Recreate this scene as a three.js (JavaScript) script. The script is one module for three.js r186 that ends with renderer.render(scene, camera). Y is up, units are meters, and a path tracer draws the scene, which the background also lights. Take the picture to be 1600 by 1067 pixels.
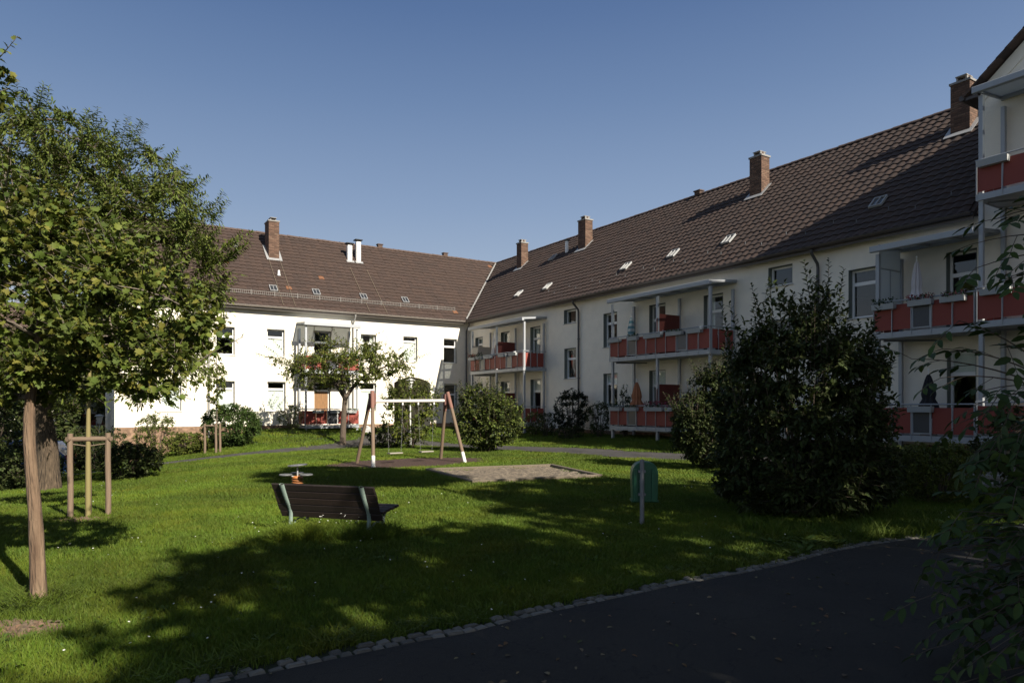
import * as THREE from 'three';
import { mergeGeometries } from 'three/addons/utils/BufferGeometryUtils.js';
import { ImprovedNoise } from 'three/addons/math/ImprovedNoise.js';

// ---------------------------------------------------------------- camera, sky, sun, exposure
const scene = new THREE.Scene();
const EYE = 1.7;
const camera = new THREE.PerspectiveCamera(2 * Math.atan(533.5 / 1085) * 180 / Math.PI, 1600 / 1067, 0.1, 1500);
camera.position.set(0, EYE, 0);
camera.lookAt(0, EYE, -10);
camera.setViewOffset(1600, 1067, 0, -102.5, 1600, 1067);   // level camera with a risen lens: verticals stay vertical
camera.updateProjectionMatrix();

const renderer = new THREE.WebGLRenderer({ antialias: true });
renderer.setSize(1024, 682);
renderer.toneMapping = THREE.LinearToneMapping;
renderer.toneMappingExposure = 1.75;
renderer.shadowMap.enabled = true;

const SUN = new THREE.Vector3(.749, .72, .661).normalize();
{ // clear morning sky, computed: deep blue overhead, paler towards the horizon, a soft whitish glow of haze round the sun
  const w = 512, h = 256, d = new Float32Array(w * h * 4), EX = 1.75;
  const stops = [[0, .70, .70, .68], [.06, .58, .61, .64], [.13, .44, .505, .60], [.2, .325, .425, .58], [.27, .25, .352, .53], [.4, .148, .238, .42], [.5, .088, .163, .338], [.65, .085, .148, .285], [1, .085, .14, .25]];
  for (let y = 0; y < h; y++) {
    const el = ((y + .5) / h - .5) * Math.PI, e = Math.max(0, Math.sin(el)); let k = 0;
    while (k < stops.length - 2 && e > stops[k + 1][0]) k++;
    const a = stops[k], b = stops[k + 1], t = Math.min(1, (e - a[0]) / (b[0] - a[0]));
    for (let x = 0; x < w; x++) {
      const o = (y * w + x) * 4, az = ((x + .5) / w - .5) * 2 * Math.PI, g = Math.acos(Math.max(-1, Math.min(1, Math.cos(el) * Math.cos(az) * SUN.x + Math.sin(el) * SUN.y + Math.cos(el) * Math.sin(az) * SUN.z)));
      const haze = .8 * Math.exp(-g / .3) + .09 * Math.exp(-g / .7);
      for (let c = 0; c < 3; c++) d[o + c] = (a[c + 1] + (b[c + 1] - a[c + 1]) * t + haze * [1, .95, .86][c]) / EX;
      d[o + 3] = 1;
    }
  }
  const sky = new THREE.DataTexture(d, w, h, THREE.RGBAFormat, THREE.FloatType);
  sky.mapping = THREE.EquirectangularReflectionMapping; sky.magFilter = THREE.LinearFilter; sky.needsUpdate = true;
  scene.background = sky; scene.environment = sky;
}
const sun = new THREE.DirectionalLight(new THREE.Color().setRGB(1, .925, .80), 5);
sun.position.copy(SUN).multiplyScalar(120); sun.target.position.set(0, 0, -20);
sun.castShadow = true; sun.shadow.mapSize.set(4096, 4096);
Object.assign(sun.shadow.camera, { left: -60, right: 60, top: 60, bottom: -60, near: 1, far: 300 });
scene.add(sun, sun.target);

// ---------------------------------------------------------------- helpers
function RNG(s) { return () => { s |= 0; s = s + 0x6D2B79F5 | 0; let t = Math.imul(s ^ s >>> 15, 1 | s); t = t + Math.imul(t ^ t >>> 7, 61 | t) ^ t; return ((t ^ t >>> 14) >>> 0) / 4294967296; }; }
const rnd = RNG(12345), R = (a, b, f = rnd) => a + (b - a) * f();
const V = (x, y, z) => new THREE.Vector3(x, y, z);
const noise = new ImprovedNoise();
const fbm = (x, y, o = 4, z = 0) => { let s = 0, a = .5; for (let i = 0; i < o; i++) { s += a * noise.noise(x, y, z + i * 7.3); x *= 2.03; y *= 2.03; a *= .5; } return s; };
const used = {};
const num = (n) => { const k = used[n] = (used[n] ?? -1) + 1; return k ? n + '_' + String(k).padStart(3, '0') : n; };
function mesh(name, geo, mat, parent, kind) {
  const m = new THREE.Mesh(geo, mat); m.name = parent === scene ? num(name) : name; m.castShadow = m.receiveShadow = true;
  if (kind) m.userData.kind = kind;
  parent.add(m); return m;
}
function grp(name, parent) { const g = new THREE.Group(); g.name = name; parent.add(g); return g; }
function tag(o, label, category, group, kind) { Object.assign(o.userData, { label, category }); if (group) o.userData.group = group; if (kind) o.userData.kind = kind; return o; }
function thing(name, label, category, pos, turn = 0, group) {
  const g = new THREE.Group(); g.name = num(name); scene.add(g); g.position.copy(pos); g.rotation.y = turn; return tag(g, label, category, group);
}
const bx = (w, h, d, x = 0, y = 0, z = 0, rx = 0, ry = 0, rz = 0) => { const g = new THREE.BoxGeometry(w, h, d); if (rz) g.rotateZ(rz); if (rx) g.rotateX(rx); if (ry) g.rotateY(ry); return g.translate(x, y, z); };
const bb = (x0, x1, y0, y1, z0, z1) => bx(x1 - x0, y1 - y0, z1 - z0, (x0 + x1) / 2, (y0 + y1) / 2, (z0 + z1) / 2);
function chamfer(w, h, d, c) { // a box whose top edges are chamfered, base at y = 0
  const a = w / 2, b = d / 2, p = [];
  const ring = (x, z, y) => [[-x, y, -z], [x, y, -z], [x, y, z], [-x, y, z]];
  const r0 = ring(a, b, 0), r1 = ring(a, b, h - c), r2 = ring(a - c, b - c, h);
  const quad = (A, B, C, D) => p.push(...A, ...C, ...B, ...A, ...D, ...C);
  for (const [s, t] of [[r0, r1], [r1, r2]]) for (let i = 0; i < 4; i++) { const j = (i + 1) % 4; quad(s[i], s[j], t[j], t[i]); }
  quad(r2[0], r2[1], r2[2], r2[3]);
  const g = new THREE.BufferGeometry(); g.setAttribute('position', new THREE.Float32BufferAttribute(p, 3));
  g.setAttribute('uv', new THREE.Float32BufferAttribute(new Array(p.length / 3 * 2).fill(0), 2)); g.computeVertexNormals(); return g;
}
function roundBox(w, h, d, c) { // all edges chamfered, centred
  const s = new THREE.Shape(), x = w / 2 - c, y = h / 2 - c;
  s.moveTo(-x, -y); s.lineTo(x, -y); s.lineTo(x, y); s.lineTo(-x, y); s.closePath();
  return new THREE.ExtrudeGeometry(s, { depth: d - 2 * c, bevelEnabled: true, bevelThickness: c, bevelSize: c, bevelSegments: 1 }).translate(0, 0, -(d / 2 - c));
}
function cyl(p, q, r0, r1 = r0, seg = 8, open = false) {
  const d = q.clone().sub(p), g = new THREE.CylinderGeometry(r1, r0, d.length(), seg, 1, open);
  g.applyQuaternion(new THREE.Quaternion().setFromUnitVectors(V(0, 1, 0), d.clone().normalize()));
  return g.translate((p.x + q.x) / 2, (p.y + q.y) / 2, (p.z + q.z) / 2);
}
function tube(pts, radii, seg = 6) { // tapered tube along points
  const pos = [], nor = [], uv = [], idx = [], n = pts.length; let side = V(1, 0, 0), len = 0;
  for (let i = 0; i < n; i++) {
    const t = pts[Math.min(i + 1, n - 1)].clone().sub(pts[Math.max(i - 1, 0)]).normalize();
    side.sub(t.clone().multiplyScalar(side.dot(t))); if (side.lengthSq() < 1e-4) side.set(0, 0, 1).sub(t.clone().multiplyScalar(t.z)); side.normalize();
    const b = t.clone().cross(side); if (i) len += pts[i].distanceTo(pts[i - 1]);
    for (let k = 0; k <= seg; k++) {
      const a = k / seg * Math.PI * 2, nx = side.x * Math.cos(a) + b.x * Math.sin(a), ny = side.y * Math.cos(a) + b.y * Math.sin(a), nz = side.z * Math.cos(a) + b.z * Math.sin(a), r = radii[i];
      pos.push(pts[i].x + nx * r, pts[i].y + ny * r, pts[i].z + nz * r); nor.push(nx, ny, nz); uv.push(k / seg * radii[0] * 6.28, len);
    }
  }
  for (let i = 0; i < n - 1; i++) for (let k = 0; k < seg; k++) { const a = i * (seg + 1) + k, c = a + seg + 1; idx.push(a, a + 1, c, a + 1, c + 1, c); }
  const g = new THREE.BufferGeometry(); g.setAttribute('position', new THREE.Float32BufferAttribute(pos, 3)); g.setAttribute('normal', new THREE.Float32BufferAttribute(nor, 3)); g.setAttribute('uv', new THREE.Float32BufferAttribute(uv, 2)); g.setIndex(idx); return g;
}
function join(list) {
  return mergeGeometries(list.map((g) => { let h = g.index ? g.toNonIndexed() : g; for (const k of Object.keys(h.attributes)) if (!['position', 'normal', 'uv'].includes(k)) h.deleteAttribute(k); return h; }));
}
function metric(g, s = 1) { // uv in metres by the way each face points
  g = g.index ? g.toNonIndexed() : g; const p = g.attributes.position, n = g.attributes.normal, uv = new Float32Array(p.count * 2);
  for (let i = 0; i < p.count; i++) {
    const ax = Math.abs(n.getX(i)), ay = Math.abs(n.getY(i)), az = Math.abs(n.getZ(i));
    const [a, b] = ay > ax && ay > az ? [p.getX(i), p.getZ(i)] : ax > az ? [p.getZ(i), p.getY(i)] : [p.getX(i), p.getY(i)];
    uv[i * 2] = a * s; uv[i * 2 + 1] = b * s;
  }
  g.setAttribute('uv', new THREE.BufferAttribute(uv, 2)); return g;
}
function slabPoly(pts, th) { // planar polygon with thickness downwards
  const n = pts[1].clone().sub(pts[0]).cross(pts[2].clone().sub(pts[0])).normalize(); if (n.y < 0) { pts = pts.slice().reverse(); n.negate(); }
  const p = [], low = pts.map((q) => q.clone().addScaledVector(n, -th)), put = (a, b, c) => p.push(a.x, a.y, a.z, b.x, b.y, b.z, c.x, c.y, c.z);
  for (let i = 1; i < pts.length - 1; i++) { put(pts[0], pts[i], pts[i + 1]); put(low[0], low[i + 1], low[i]); }
  for (let i = 0; i < pts.length; i++) { const j = (i + 1) % pts.length; put(pts[i], low[i], low[j]); put(pts[i], low[j], pts[j]); }
  const g = new THREE.BufferGeometry(); g.setAttribute('position', new THREE.Float32BufferAttribute(p, 3)); g.setAttribute('uv', new THREE.Float32BufferAttribute(new Array(p.length / 3 * 2).fill(0), 2)); g.computeVertexNormals(); return g;
}
// textures
function tex(w, h, fn, srgb) { // fn(u, v) -> [r, g, b] in 0..1 (sRGB values if srgb)
  const d = new Uint8Array(w * h * 4);
  for (let y = 0; y < h; y++) for (let x = 0; x < w; x++) { const c = fn(x / w, y / h, x, y), o = (y * w + x) * 4; for (let k = 0; k < 3; k++) d[o + k] = Math.max(0, Math.min(255, (Array.isArray(c) ? c[k] : c) * 255)); d[o + 3] = 255; }
  const t = new THREE.DataTexture(d, w, h); t.wrapS = t.wrapT = THREE.RepeatWrapping; t.magFilter = THREE.LinearFilter; t.minFilter = THREE.LinearMipmapLinearFilter; t.generateMipmaps = true; if (srgb) t.colorSpace = THREE.SRGBColorSpace; t.needsUpdate = true; return t;
}
const rep = (t, x, y = x) => { const c = t.clone(); c.repeat.set(x, y); c.needsUpdate = true; return c; };
const wrapN = (u, v, f, o = 4, z = 0) => { // tileable fbm
  const a = fbm(u * f, v * f, o, z), b = fbm((u - 1) * f, v * f, o, z), c = fbm(u * f, (v - 1) * f, o, z), d = fbm((u - 1) * f, (v - 1) * f, o, z);
  const s = u * u * (3 - 2 * u), t = v * v * (3 - 2 * v); return (a * (1 - s) + b * s) * (1 - t) + (c * (1 - s) + d * s) * t;
};
const lin = (r, g, b) => new THREE.Color().setRGB(r, g, b);
const std = (c, rough = .8, o = {}) => new THREE.MeshStandardMaterial({ color: lin(...c), roughness: rough, ...o });
const T = {};
const tr = RNG(77);
T.fine = tex(256, 256, (u, v) => .5 + .5 * wrapN(u, v, 40, 3) + (tr() - .5) * .25);
T.plaster = tex(512, 512, (u, v) => { const k = .955 + .06 * wrapN(u, v, 5, 5, 3) + .03 * wrapN(u, v, 60, 2) + (tr() - .5) * .02; return [k, k * .995, k * .98]; }, true);
T.streak = tex(256, 256, (u, v) => .5 + .6 * wrapN(u, v * .12, 26, 3, 5) + (tr() - .5) * .12);
T.wood = tex(256, 256, (u, v) => { const k = .8 + .3 * wrapN(u * 1, v * .08, 30, 4, 9) + (tr() - .5) * .06; return [k, k * .97, k * .94]; }, true);
T.trunk = tex(256, 512, (u, v) => { const g = wrapN(u, v * .2, 18, 4, 3), s = wrapN(u, v, 5, 4, 17), knot = Math.max(0, wrapN(u, v, 9, 2, 44) - .22) * 2.4, k = .80 + .14 * g + .42 * s - knot; return [k, k * (.97 + .08 * s), k * (.93 + .1 * s)]; }, true);
T.bark = tex(256, 256, (u, v) => .5 + .8 * wrapN(u, v * .35, 14, 5, 2));
T.asphalt = tex(1024, 1024, (u, v) => { const big = wrapN(u, v, 3, 4, 1), crack = Math.abs(wrapN(u, v, 5, 5, 31)) < .006 ? -.28 : 0, stone = tr(), k = .64 + .42 * big + .14 * wrapN(u, v, 90, 2) + crack + (stone > .95 ? .5 * tr() : (tr() - .5) * .3); return [k, k * .995, k * .985]; }, true);
T.soil = tex(512, 512, (u, v) => { const k = .75 + .5 * wrapN(u, v, 12, 5, 6) + (tr() - .5) * .2; return [k, k * .97, k * .93]; }, true);
T.lawn = tex(1024, 1024, (u, v) => { const k = .7 + .5 * wrapN(u, v, 7, 5, 4), g = wrapN(u, v, 3, 3, 8) + (tr() - .5) * .25; return [k * (.92 + .3 * g), k, k * .8]; }, true);
T.brick = tex(256, 256, (u, v) => { const row = Math.floor(v * 16), bu = u * 6 + (row & 1) * .5, fu = bu - Math.floor(bu), fv = v * 16 - row; const m = fu < .06 || fv < .16; const h = Math.sin(row * 12.9 + (Math.floor(bu) % 6) * 78.2) * 43758.5; const k = .72 + .34 * (h - Math.floor(h)); return m ? [.72, .70, .66] : [k, k * .93, k * .88]; }, true);
T.brickBump = tex(256, 256, (u, v) => { const row = Math.floor(v * 16), bu = u * 6 + (row & 1) * .5, fu = bu - Math.floor(bu), fv = v * 16 - row; return fu < .06 || fv < .16 ? 0 : 1; });
const Mt = {
  wall: std([.85, .80, .71], .95, { map: T.plaster, bumpMap: T.fine, bumpScale: .003 }),
  plinth: std([.40, .27, .19], .95, { map: rep(T.soil, .5), bumpMap: T.fine, bumpScale: .006 }),
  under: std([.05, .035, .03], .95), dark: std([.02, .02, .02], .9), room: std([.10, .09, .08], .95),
  ridge: std([.085, .055, .042], .9, { bumpMap: T.fine, bumpScale: .004 }),
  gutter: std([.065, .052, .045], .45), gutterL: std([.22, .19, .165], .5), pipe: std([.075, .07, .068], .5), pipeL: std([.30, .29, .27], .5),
  brick: std([.155, .105, .08], .95, { map: rep(T.brick, .7, .85), bumpMap: rep(T.brickBump, .7, .85), bumpScale: .008 }),
  zinc: std([.36, .36, .355], .5, { metalness: .3 }), concrete: std([.24, .23, .215], .9, { bumpMap: T.fine, bumpScale: .003 }),
  steel: std([.33, .345, .36], .5, { metalness: .25, bumpMap: T.fine, bumpScale: .0006 }), steelDark: std([.12, .125, .13], .55),
  slab: std([.38, .38, .375], .8, { bumpMap: T.fine, bumpScale: .002 }),
  red: std([.23, .040, .026], .65, { bumpMap: T.fine, bumpScale: .0008 }), redDark: std([.20, .032, .020], .6, { map: rep(T.wood, 1) }), frosted: std([.055, .057, .065], .3), beige: std([.52, .44, .35], .85),
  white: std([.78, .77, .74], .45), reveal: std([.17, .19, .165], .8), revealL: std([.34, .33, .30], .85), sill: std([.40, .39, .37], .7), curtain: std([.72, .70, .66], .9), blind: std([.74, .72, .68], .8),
  glass: new THREE.MeshPhysicalMaterial({ color: lin(.92, .95, .94), roughness: .02, transmission: 1, thickness: 0, ior: 1.5 }),
  milk: new THREE.MeshPhysicalMaterial({ color: lin(.72, .76, .78), roughness: .35, transmission: .55, thickness: 0, ior: 1.45 }),
  boxGrey: std([.34, .35, .345], .7), doorWood: std([.36, .19, .07], .6, { map: rep(T.wood, 1) }),
};
// the two wings stand at right angles; C is the inner corner of the courtyard
const TH = 32.5 * Math.PI / 180, SN = Math.sin(TH), CS = Math.cos(TH), CX = -2.661, CD = 43.099;
const FR = { pos: V(CX, 0, -CD), turn: -(Math.PI / 2 - TH) };   // right wing: x runs along the wall towards the viewer, z out into the court
const FL = { pos: V(CX, 0, -CD), turn: TH };                    // left wing: x runs right along the wall (negative inside), z out
const toW = (F, x, y, z) => V(x, y, z).applyAxisAngle(V(0, 1, 0), F.turn).add(F.pos);
const at = (X, D, y = 0) => V(X, y, -D);
// ---------------------------------------------------------------- terrain
const ctrl = [[0, 0, 0], [-6, 0, 0], [6, 0, 0], [12, 5, 0], [-10, 4, -.05], [-4, 6, 0], [0, 10, 0], [5, 10, 0], [-6.5, 10.6, 0], [10, 12, .02], [-4.7, 20.7, 0], [-1.4, 21, 0], [2, 17, 0], [-2.3, 22.5, 0], [-11, 16.4, -.3], [5, 22, 0], [0, 27, -.02], [12, 17, .05],
  [-10.4, 27.9, -.2], [-8, 32.5, -.15], [-4.2, 28, -.05], [-17.5, 26, -.95], [-14.5, 27, -.55], [-25, 28, -1.6], [-30, 18, -1.5], [-18, 15, -.85], [-22.6, 38, -1.77], [-35, 40, -2.2], [20, 0, 0], [-20, 0, -.6], [0, -15, 0], [20, -15, 0], [-20, -15, -.4]];
for (const [u, z, y] of [[1, .3, .45], [5, .3, .5], [9, .3, .48], [13, .3, .45], [16, .5, -.35], [17.6, .5, -.95], [19.2, .5, -1.28], [23, 0, -1.6], [5, 4, .1], [12.5, 3, .28], [9, 3.2, .25]]) { const p = toW(FL, -u, y, z); ctrl.push([p.x, -p.z, y]); }
for (const [x, z, y] of [[2, .3, .45], [6, .3, .42], [10, .3, .40], [15, 1.3, .34], [18, 1.3, .35], [21, .3, .35], [26, .3, .32], [30, .5, .3], [36, .5, .2], [13.4, 4.6, .02], [20, 4.2, .01], [26, 4.6, 0], [8.5, 4.6, .03]]) { const p = toW(FR, x, y, z); ctrl.push([p.x, -p.z, y]); }
const tps = (() => {
  const n = ctrl.length, N = n + 3, A = [], phi = (r2) => r2 < 1e-9 ? 0 : .5 * r2 * Math.log(r2);
  for (let i = 0; i < N; i++) A.push(new Float64Array(N + 1));
  for (let i = 0; i < n; i++) {
    for (let j = 0; j < n; j++) A[i][j] = phi((ctrl[i][0] - ctrl[j][0]) ** 2 + (ctrl[i][1] - ctrl[j][1]) ** 2);
    A[i][i] += .6; A[i][n] = A[n][i] = 1; A[i][n + 1] = A[n + 1][i] = ctrl[i][0]; A[i][n + 2] = A[n + 2][i] = ctrl[i][1]; A[i][N] = ctrl[i][2];
  }
  for (let c = 0; c < N; c++) { let p = c; for (let r = c + 1; r < N; r++) if (Math.abs(A[r][c]) > Math.abs(A[p][c])) p = r; [A[c], A[p]] = [A[p], A[c]]; for (let r = 0; r < N; r++) if (r !== c) { const f = A[r][c] / A[c][c]; if (f) for (let k = c; k <= N; k++) A[r][k] -= f * A[c][k]; } }
  const w = A.map((r, i) => r[N] / r[i]);
  return (x, d) => { let s = w[n] + w[n + 1] * x + w[n + 2] * d; for (let i = 0; i < n; i++) s += w[i] * phi((ctrl[i][0] - x) ** 2 + (ctrl[i][1] - d) ** 2); return s; };
})();
const sm = (a, b, x) => { const t = Math.max(0, Math.min(1, (x - a) / (b - a))); return t * t * (3 - 2 * t); };
const hCache = new Map();
function H(x, d) { // ground height
  const k = Math.round(x * 50) * 100003 + Math.round(d * 50); let v = hCache.get(k); if (v !== undefined) return v;
  const r = Math.hypot(x, d - 18), f = sm(34, 62, r), near = 1 - sm(6.5, 11, Math.hypot(x - 1, d - 3));
  const y = f < 1 ? Math.max(-2.4, Math.min(.6, tps(x, d))) : 0;
  v = (y * (1 - f) + -1.6 * f) * (1 - near); hCache.set(k, v); return v;
}
const G = (X, D, dy = 0) => V(X, H(X, D) + dy, -D);
function sheet(xs, ds, lift, keep) { // grid over the terrain
  const pos = [], uv = [], idx = [], nx = xs.length;
  for (const d of ds) for (const x of xs) { pos.push(x, H(x, d) + lift, -d); uv.push(x, d); }
  for (let j = 0; j < ds.length - 1; j++) for (let i = 0; i < nx - 1; i++) { if (keep && !keep((xs[i] + xs[i + 1]) / 2, (ds[j] + ds[j + 1]) / 2)) continue; const a = j * nx + i; idx.push(a, a + 1, a + nx, a + 1, a + nx + 1, a + nx); }
  const g = new THREE.BufferGeometry(); g.setAttribute('position', new THREE.Float32BufferAttribute(pos, 3)); g.setAttribute('uv', new THREE.Float32BufferAttribute(uv, 2)); g.setIndex(idx); g.computeVertexNormals(); return g;
}
const steps = (list) => { const o = []; for (const [a, b, s] of list) for (let x = a; x < b - 1e-6; x += s) o.push(x); o.push(list[list.length - 1][1]); return o; };
{
  const g = sheet(steps([[-600, -100, 100], [-100, -40, 10], [-40, -20, 1.5], [-20, 16, .4], [16, 40, 2], [40, 100, 10], [100, 600, 100]]), steps([[-300, -50, 50], [-50, -10, 8], [-10, 2, 2], [2, 44, .4], [44, 70, 3], [70, 110, 10], [110, 900, 130]]), 0);
  mesh('lawn_ground', g, std([.045, .055, .018], 1, { map: rep(T.lawn, .22), bumpMap: rep(T.soil, .8), bumpScale: .03 }), scene, 'structure');
}
// asphalt yard at the viewer's feet, bounded by a curving row of setts
const kerbPts = [[-4.6, 2.4], [-3.0, 3.45], [-1.61, 4.37], [-.64, 5.02], [-.35, 5.18], [.1, 5.56], [.54, 5.87], [1.16, 6.3], [1.43, 6.49], [2.75, 7.32], [3.85, 8.16], [4.85, 8.74], [6.2, 9.35], [8.0, 10.0], [11, 10.6], [16, 11]].map(([x, d]) => V(x, 0, -d));
const kerbCurve = new THREE.CatmullRomCurve3(kerbPts, false, 'centripetal');
const kerbLine = kerbCurve.getSpacedPoints(240);
const kerbD = (x) => { if (x <= kerbLine[0].x) return -kerbLine[0].z + (x - kerbLine[0].x) * .65; for (let i = 1; i < kerbLine.length; i++) if (kerbLine[i].x >= x) { const a = kerbLine[i - 1], b = kerbLine[i], t = (x - a.x) / (b.x - a.x); return -(a.z + (b.z - a.z) * t); } return -kerbLine[240].z; };
const onAsphalt = (x, d) => d < kerbD(x);
{
  const pos = [], uv = [], idx = []; const n = kerbLine.length, rows = 14;
  for (let i = 0; i < n; i++) for (let j = 0; j <= rows; j++) { const p = kerbLine[i], t = j / rows, x = p.x + t * 3.2, d = -p.z * (1 - t) + (-9) * t; pos.push(x, H(x, d) + .012, -d); uv.push(x, d); }
  for (let i = 0; i < n - 1; i++) for (let j = 0; j < rows; j++) { const a = i * (rows + 1) + j, c = a + rows + 1; idx.push(a, a + 1, c, a + 1, c + 1, c); }
  const g = new THREE.BufferGeometry(); g.setAttribute('position', new THREE.Float32BufferAttribute(pos, 3)); g.setAttribute('uv', new THREE.Float32BufferAttribute(uv, 2)); g.setIndex(idx); g.computeVertexNormals();
  mesh('asphalt_yard', g, std([.038, .033, .027], .9, { map: rep(T.asphalt, .33), bumpMap: rep(T.asphalt, .9), bumpScale: .01 }), scene, 'structure');
}
{ // two rows of small stone setts
  const kerb = new THREE.Group(); kerb.name = 'kerb'; kerb.userData.kind = 'structure'; scene.add(kerb);
  const mats = [[.105, .097, .082], [.135, .125, .105], [.085, .078, .066], [.16, .147, .125]].map((c) => std(c, .9, { bumpMap: T.fine, bumpScale: .006 }));
  const geos = [[.095, .075], [.115, .08], [.08, .075], [.105, .085]].map(([w, d]) => { const g = metric(chamfer(w, .12, d, .014), 3), p = g.attributes.position; const f = RNG(w * 1e4 | 0), q = new Map(); for (let i = 0; i < p.count; i++) { const k = [p.getX(i), p.getY(i), p.getZ(i)].map((v) => v.toFixed(3)).join(); if (!q.has(k)) q.set(k, [(f() - .5) * .014, (f() - .5) * .010, (f() - .5) * .014]); const o = q.get(k); p.setXYZ(i, p.getX(i) + o[0], p.getY(i) + o[1], p.getZ(i) + o[2]); } g.computeVertexNormals(); return { g, w }; });
  const L = kerbCurve.getLength(); const f = RNG(5);
  for (let row = 0; row < 2; row++) for (let s = 1.4; s < L - 7;) {
    const k = Math.floor(f() * 4), { g, w } = geos[k], t = (s + w / 2) / L, p = kerbCurve.getPointAt(t), tg = kerbCurve.getTangentAt(t), nx = tg.z, nz = -tg.x;
    s += w + R(.008, .03, f);
    if (row && f() < row * .22) continue;                       // the outer row has gaps, grown over
    const o = .04 + row * .088, x = p.x + nx * o, z = p.z + nz * o;
    const m = mesh('sett', g, mats[Math.floor(f() * 4)], kerb); m.position.set(x, H(x, -z) - .102 + R(-.008, .012, f), z); m.rotation.set(R(-.05, .05, f), -Math.atan2(tg.z, tg.x) + R(-.06, .06, f), R(-.05, .05, f));
  }
}
function strip(name, pts, w, mat, lift) { // a path laid over the terrain
  const c = new THREE.CatmullRomCurve3(pts.map(([x, d]) => V(x, 0, -d))), n = Math.ceil(c.getLength() / .3), pos = [], uv = [], idx = [], K = 6; let s = 0;
  for (let i = 0; i <= n; i++) { const p = c.getPointAt(i / n), t = c.getTangentAt(i / n); for (let k = 0; k <= K; k++) { const o = (k / K - .5) * w, x = p.x - t.z * o, z = p.z + t.x * o; pos.push(x, H(x, -z) + lift, z); uv.push(x, -z); } }
  for (let i = 0; i < n; i++) for (let k = 0; k < K; k++) { const a = i * (K + 1) + k, b = a + K + 1; idx.push(a, a + 1, b, a + 1, b + 1, b); }
  const g = new THREE.BufferGeometry(); g.setAttribute('position', new THREE.Float32BufferAttribute(pos, 3)); g.setAttribute('uv', new THREE.Float32BufferAttribute(uv, 2)); g.setIndex(idx); g.computeVertexNormals();
  mesh(name, g, mat, scene, 'structure');
  const line = c.getSpacedPoints(60); return (x, d) => { for (const p of line) if ((p.x - x) ** 2 + (p.z + d) ** 2 < (w / 2 + .12) ** 2) return true; return false; };
}
const pathMat = std([.115, .105, .10], .9, { map: rep(T.asphalt, .5), bumpMap: T.fine, bumpScale: .004 });
const onPath1 = strip('path', [[-17, 21.5], [-13.6, 24.6], [-10.6, 27.9], [-8.3, 31.8], [-6.4, 36.5], [-5.8, 40.5]], 1.7, pathMat, .03);
const onPath2 = strip('path', [[-6.2, 36.2], [-3.2, 32], [.35, 28.2], [5.2, 23.2], [9, 19.6], [13, 16.5], [18, 14]], 1.75, pathMat, .026);
const pitC = [-3.05, 20.85], inPit = (x, d, k = 1) => { const a = .69, dx = x - pitC[0], dd = d - pitC[1], p = dx * Math.cos(a) + dd * Math.sin(a), q = -dx * Math.sin(a) + dd * Math.cos(a); const an = Math.atan2(q, p); return (p / 2.75) ** 2 + (q / 1.75) ** 2 < k * (1 + .12 * Math.sin(an * 3 + 1) + .1 * Math.sin(an * 7)); };
mesh('bark_pit', sheet(steps([[-7, 1, .1]]), steps([[17, 25, .1]]), .03, (x, d) => inPit(x, d)), std([.13, .07, .05], 1, { map: rep(T.soil, .9), bumpMap: rep(T.soil, 2), bumpScale: .04 }), scene, 'structure');
const sandQ = [[-2.2, 18.08], [-.84, 15.12], [2.08, 16.47], [1.11, 19.42]];
const inQuad = (x, d, Q) => { let c = false; for (let i = 0, j = 3; i < 4; j = i++) { const [xi, yi] = Q[i], [xj, yj] = Q[j]; if ((yi > d) !== (yj > d) && x < (xj - xi) * (d - yi) / (yj - yi) + xi) c = !c; } return c; };
{ // sandbox: sand and four timber edges
  const sb = thing('sandbox', 'large rectangular sandbox edged with weathered timber boards', 'sandbox', G(.05, 17.3));
  const P = sandQ.map(([x, d]) => V(x - .05, 0, -d + 17.3)), wood = std([.22, .19, .145], .9, { map: rep(T.wood, 2), bumpMap: rep(T.streak, 2), bumpScale: .004 });
  for (let i = 0; i < 4; i++) { const a = P[i], b = P[(i + 1) % 4], m = a.clone().add(b).multiplyScalar(.5), L = a.distanceTo(b), e = mesh('edge_board', metric(roundBox(L + (i & 1 ? .1 : -.12), .26, .11, .012), 1), wood, sb); e.position.set(m.x, -.035, m.z); e.rotation.y = -Math.atan2(b.z - a.z, b.x - a.x); }
  const n = 90, pos = [], uv = [], idx = [];
  for (let j = 0; j <= n; j++) for (let i = 0; i <= n; i++) { const u = i / n, v = j / n, p = P[0].clone().lerp(P[1], u).lerp(P[3].clone().lerp(P[2], u), v); pos.push(p.x, .03 + .10 * fbm(p.x * 2.0, p.z * 2.0, 4, 3) + .05 * fbm(p.x * 7, p.z * 7, 3), p.z); uv.push(p.x, p.z); }
  for (let j = 0; j < n; j++) for (let i = 0; i < n; i++) { const a = j * (n + 1) + i; idx.push(a, a + n + 1, a + 1, a + 1, a + n + 1, a + n + 2); }
  const g = new THREE.BufferGeometry(); g.setAttribute('position', new THREE.Float32BufferAttribute(pos, 3)); g.setAttribute('uv', new THREE.Float32BufferAttribute(uv, 2)); g.setIndex(idx); g.computeVertexNormals();
  if (g.attributes.normal.getY(50) < 0) { g.index.array.reverse(); g.computeVertexNormals(); }
  mesh('sand', g, std([.45, .385, .30], 1, { map: rep(T.soil, .7), bumpMap: rep(T.soil, 2.2), bumpScale: .05 }), sb);
}
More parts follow.
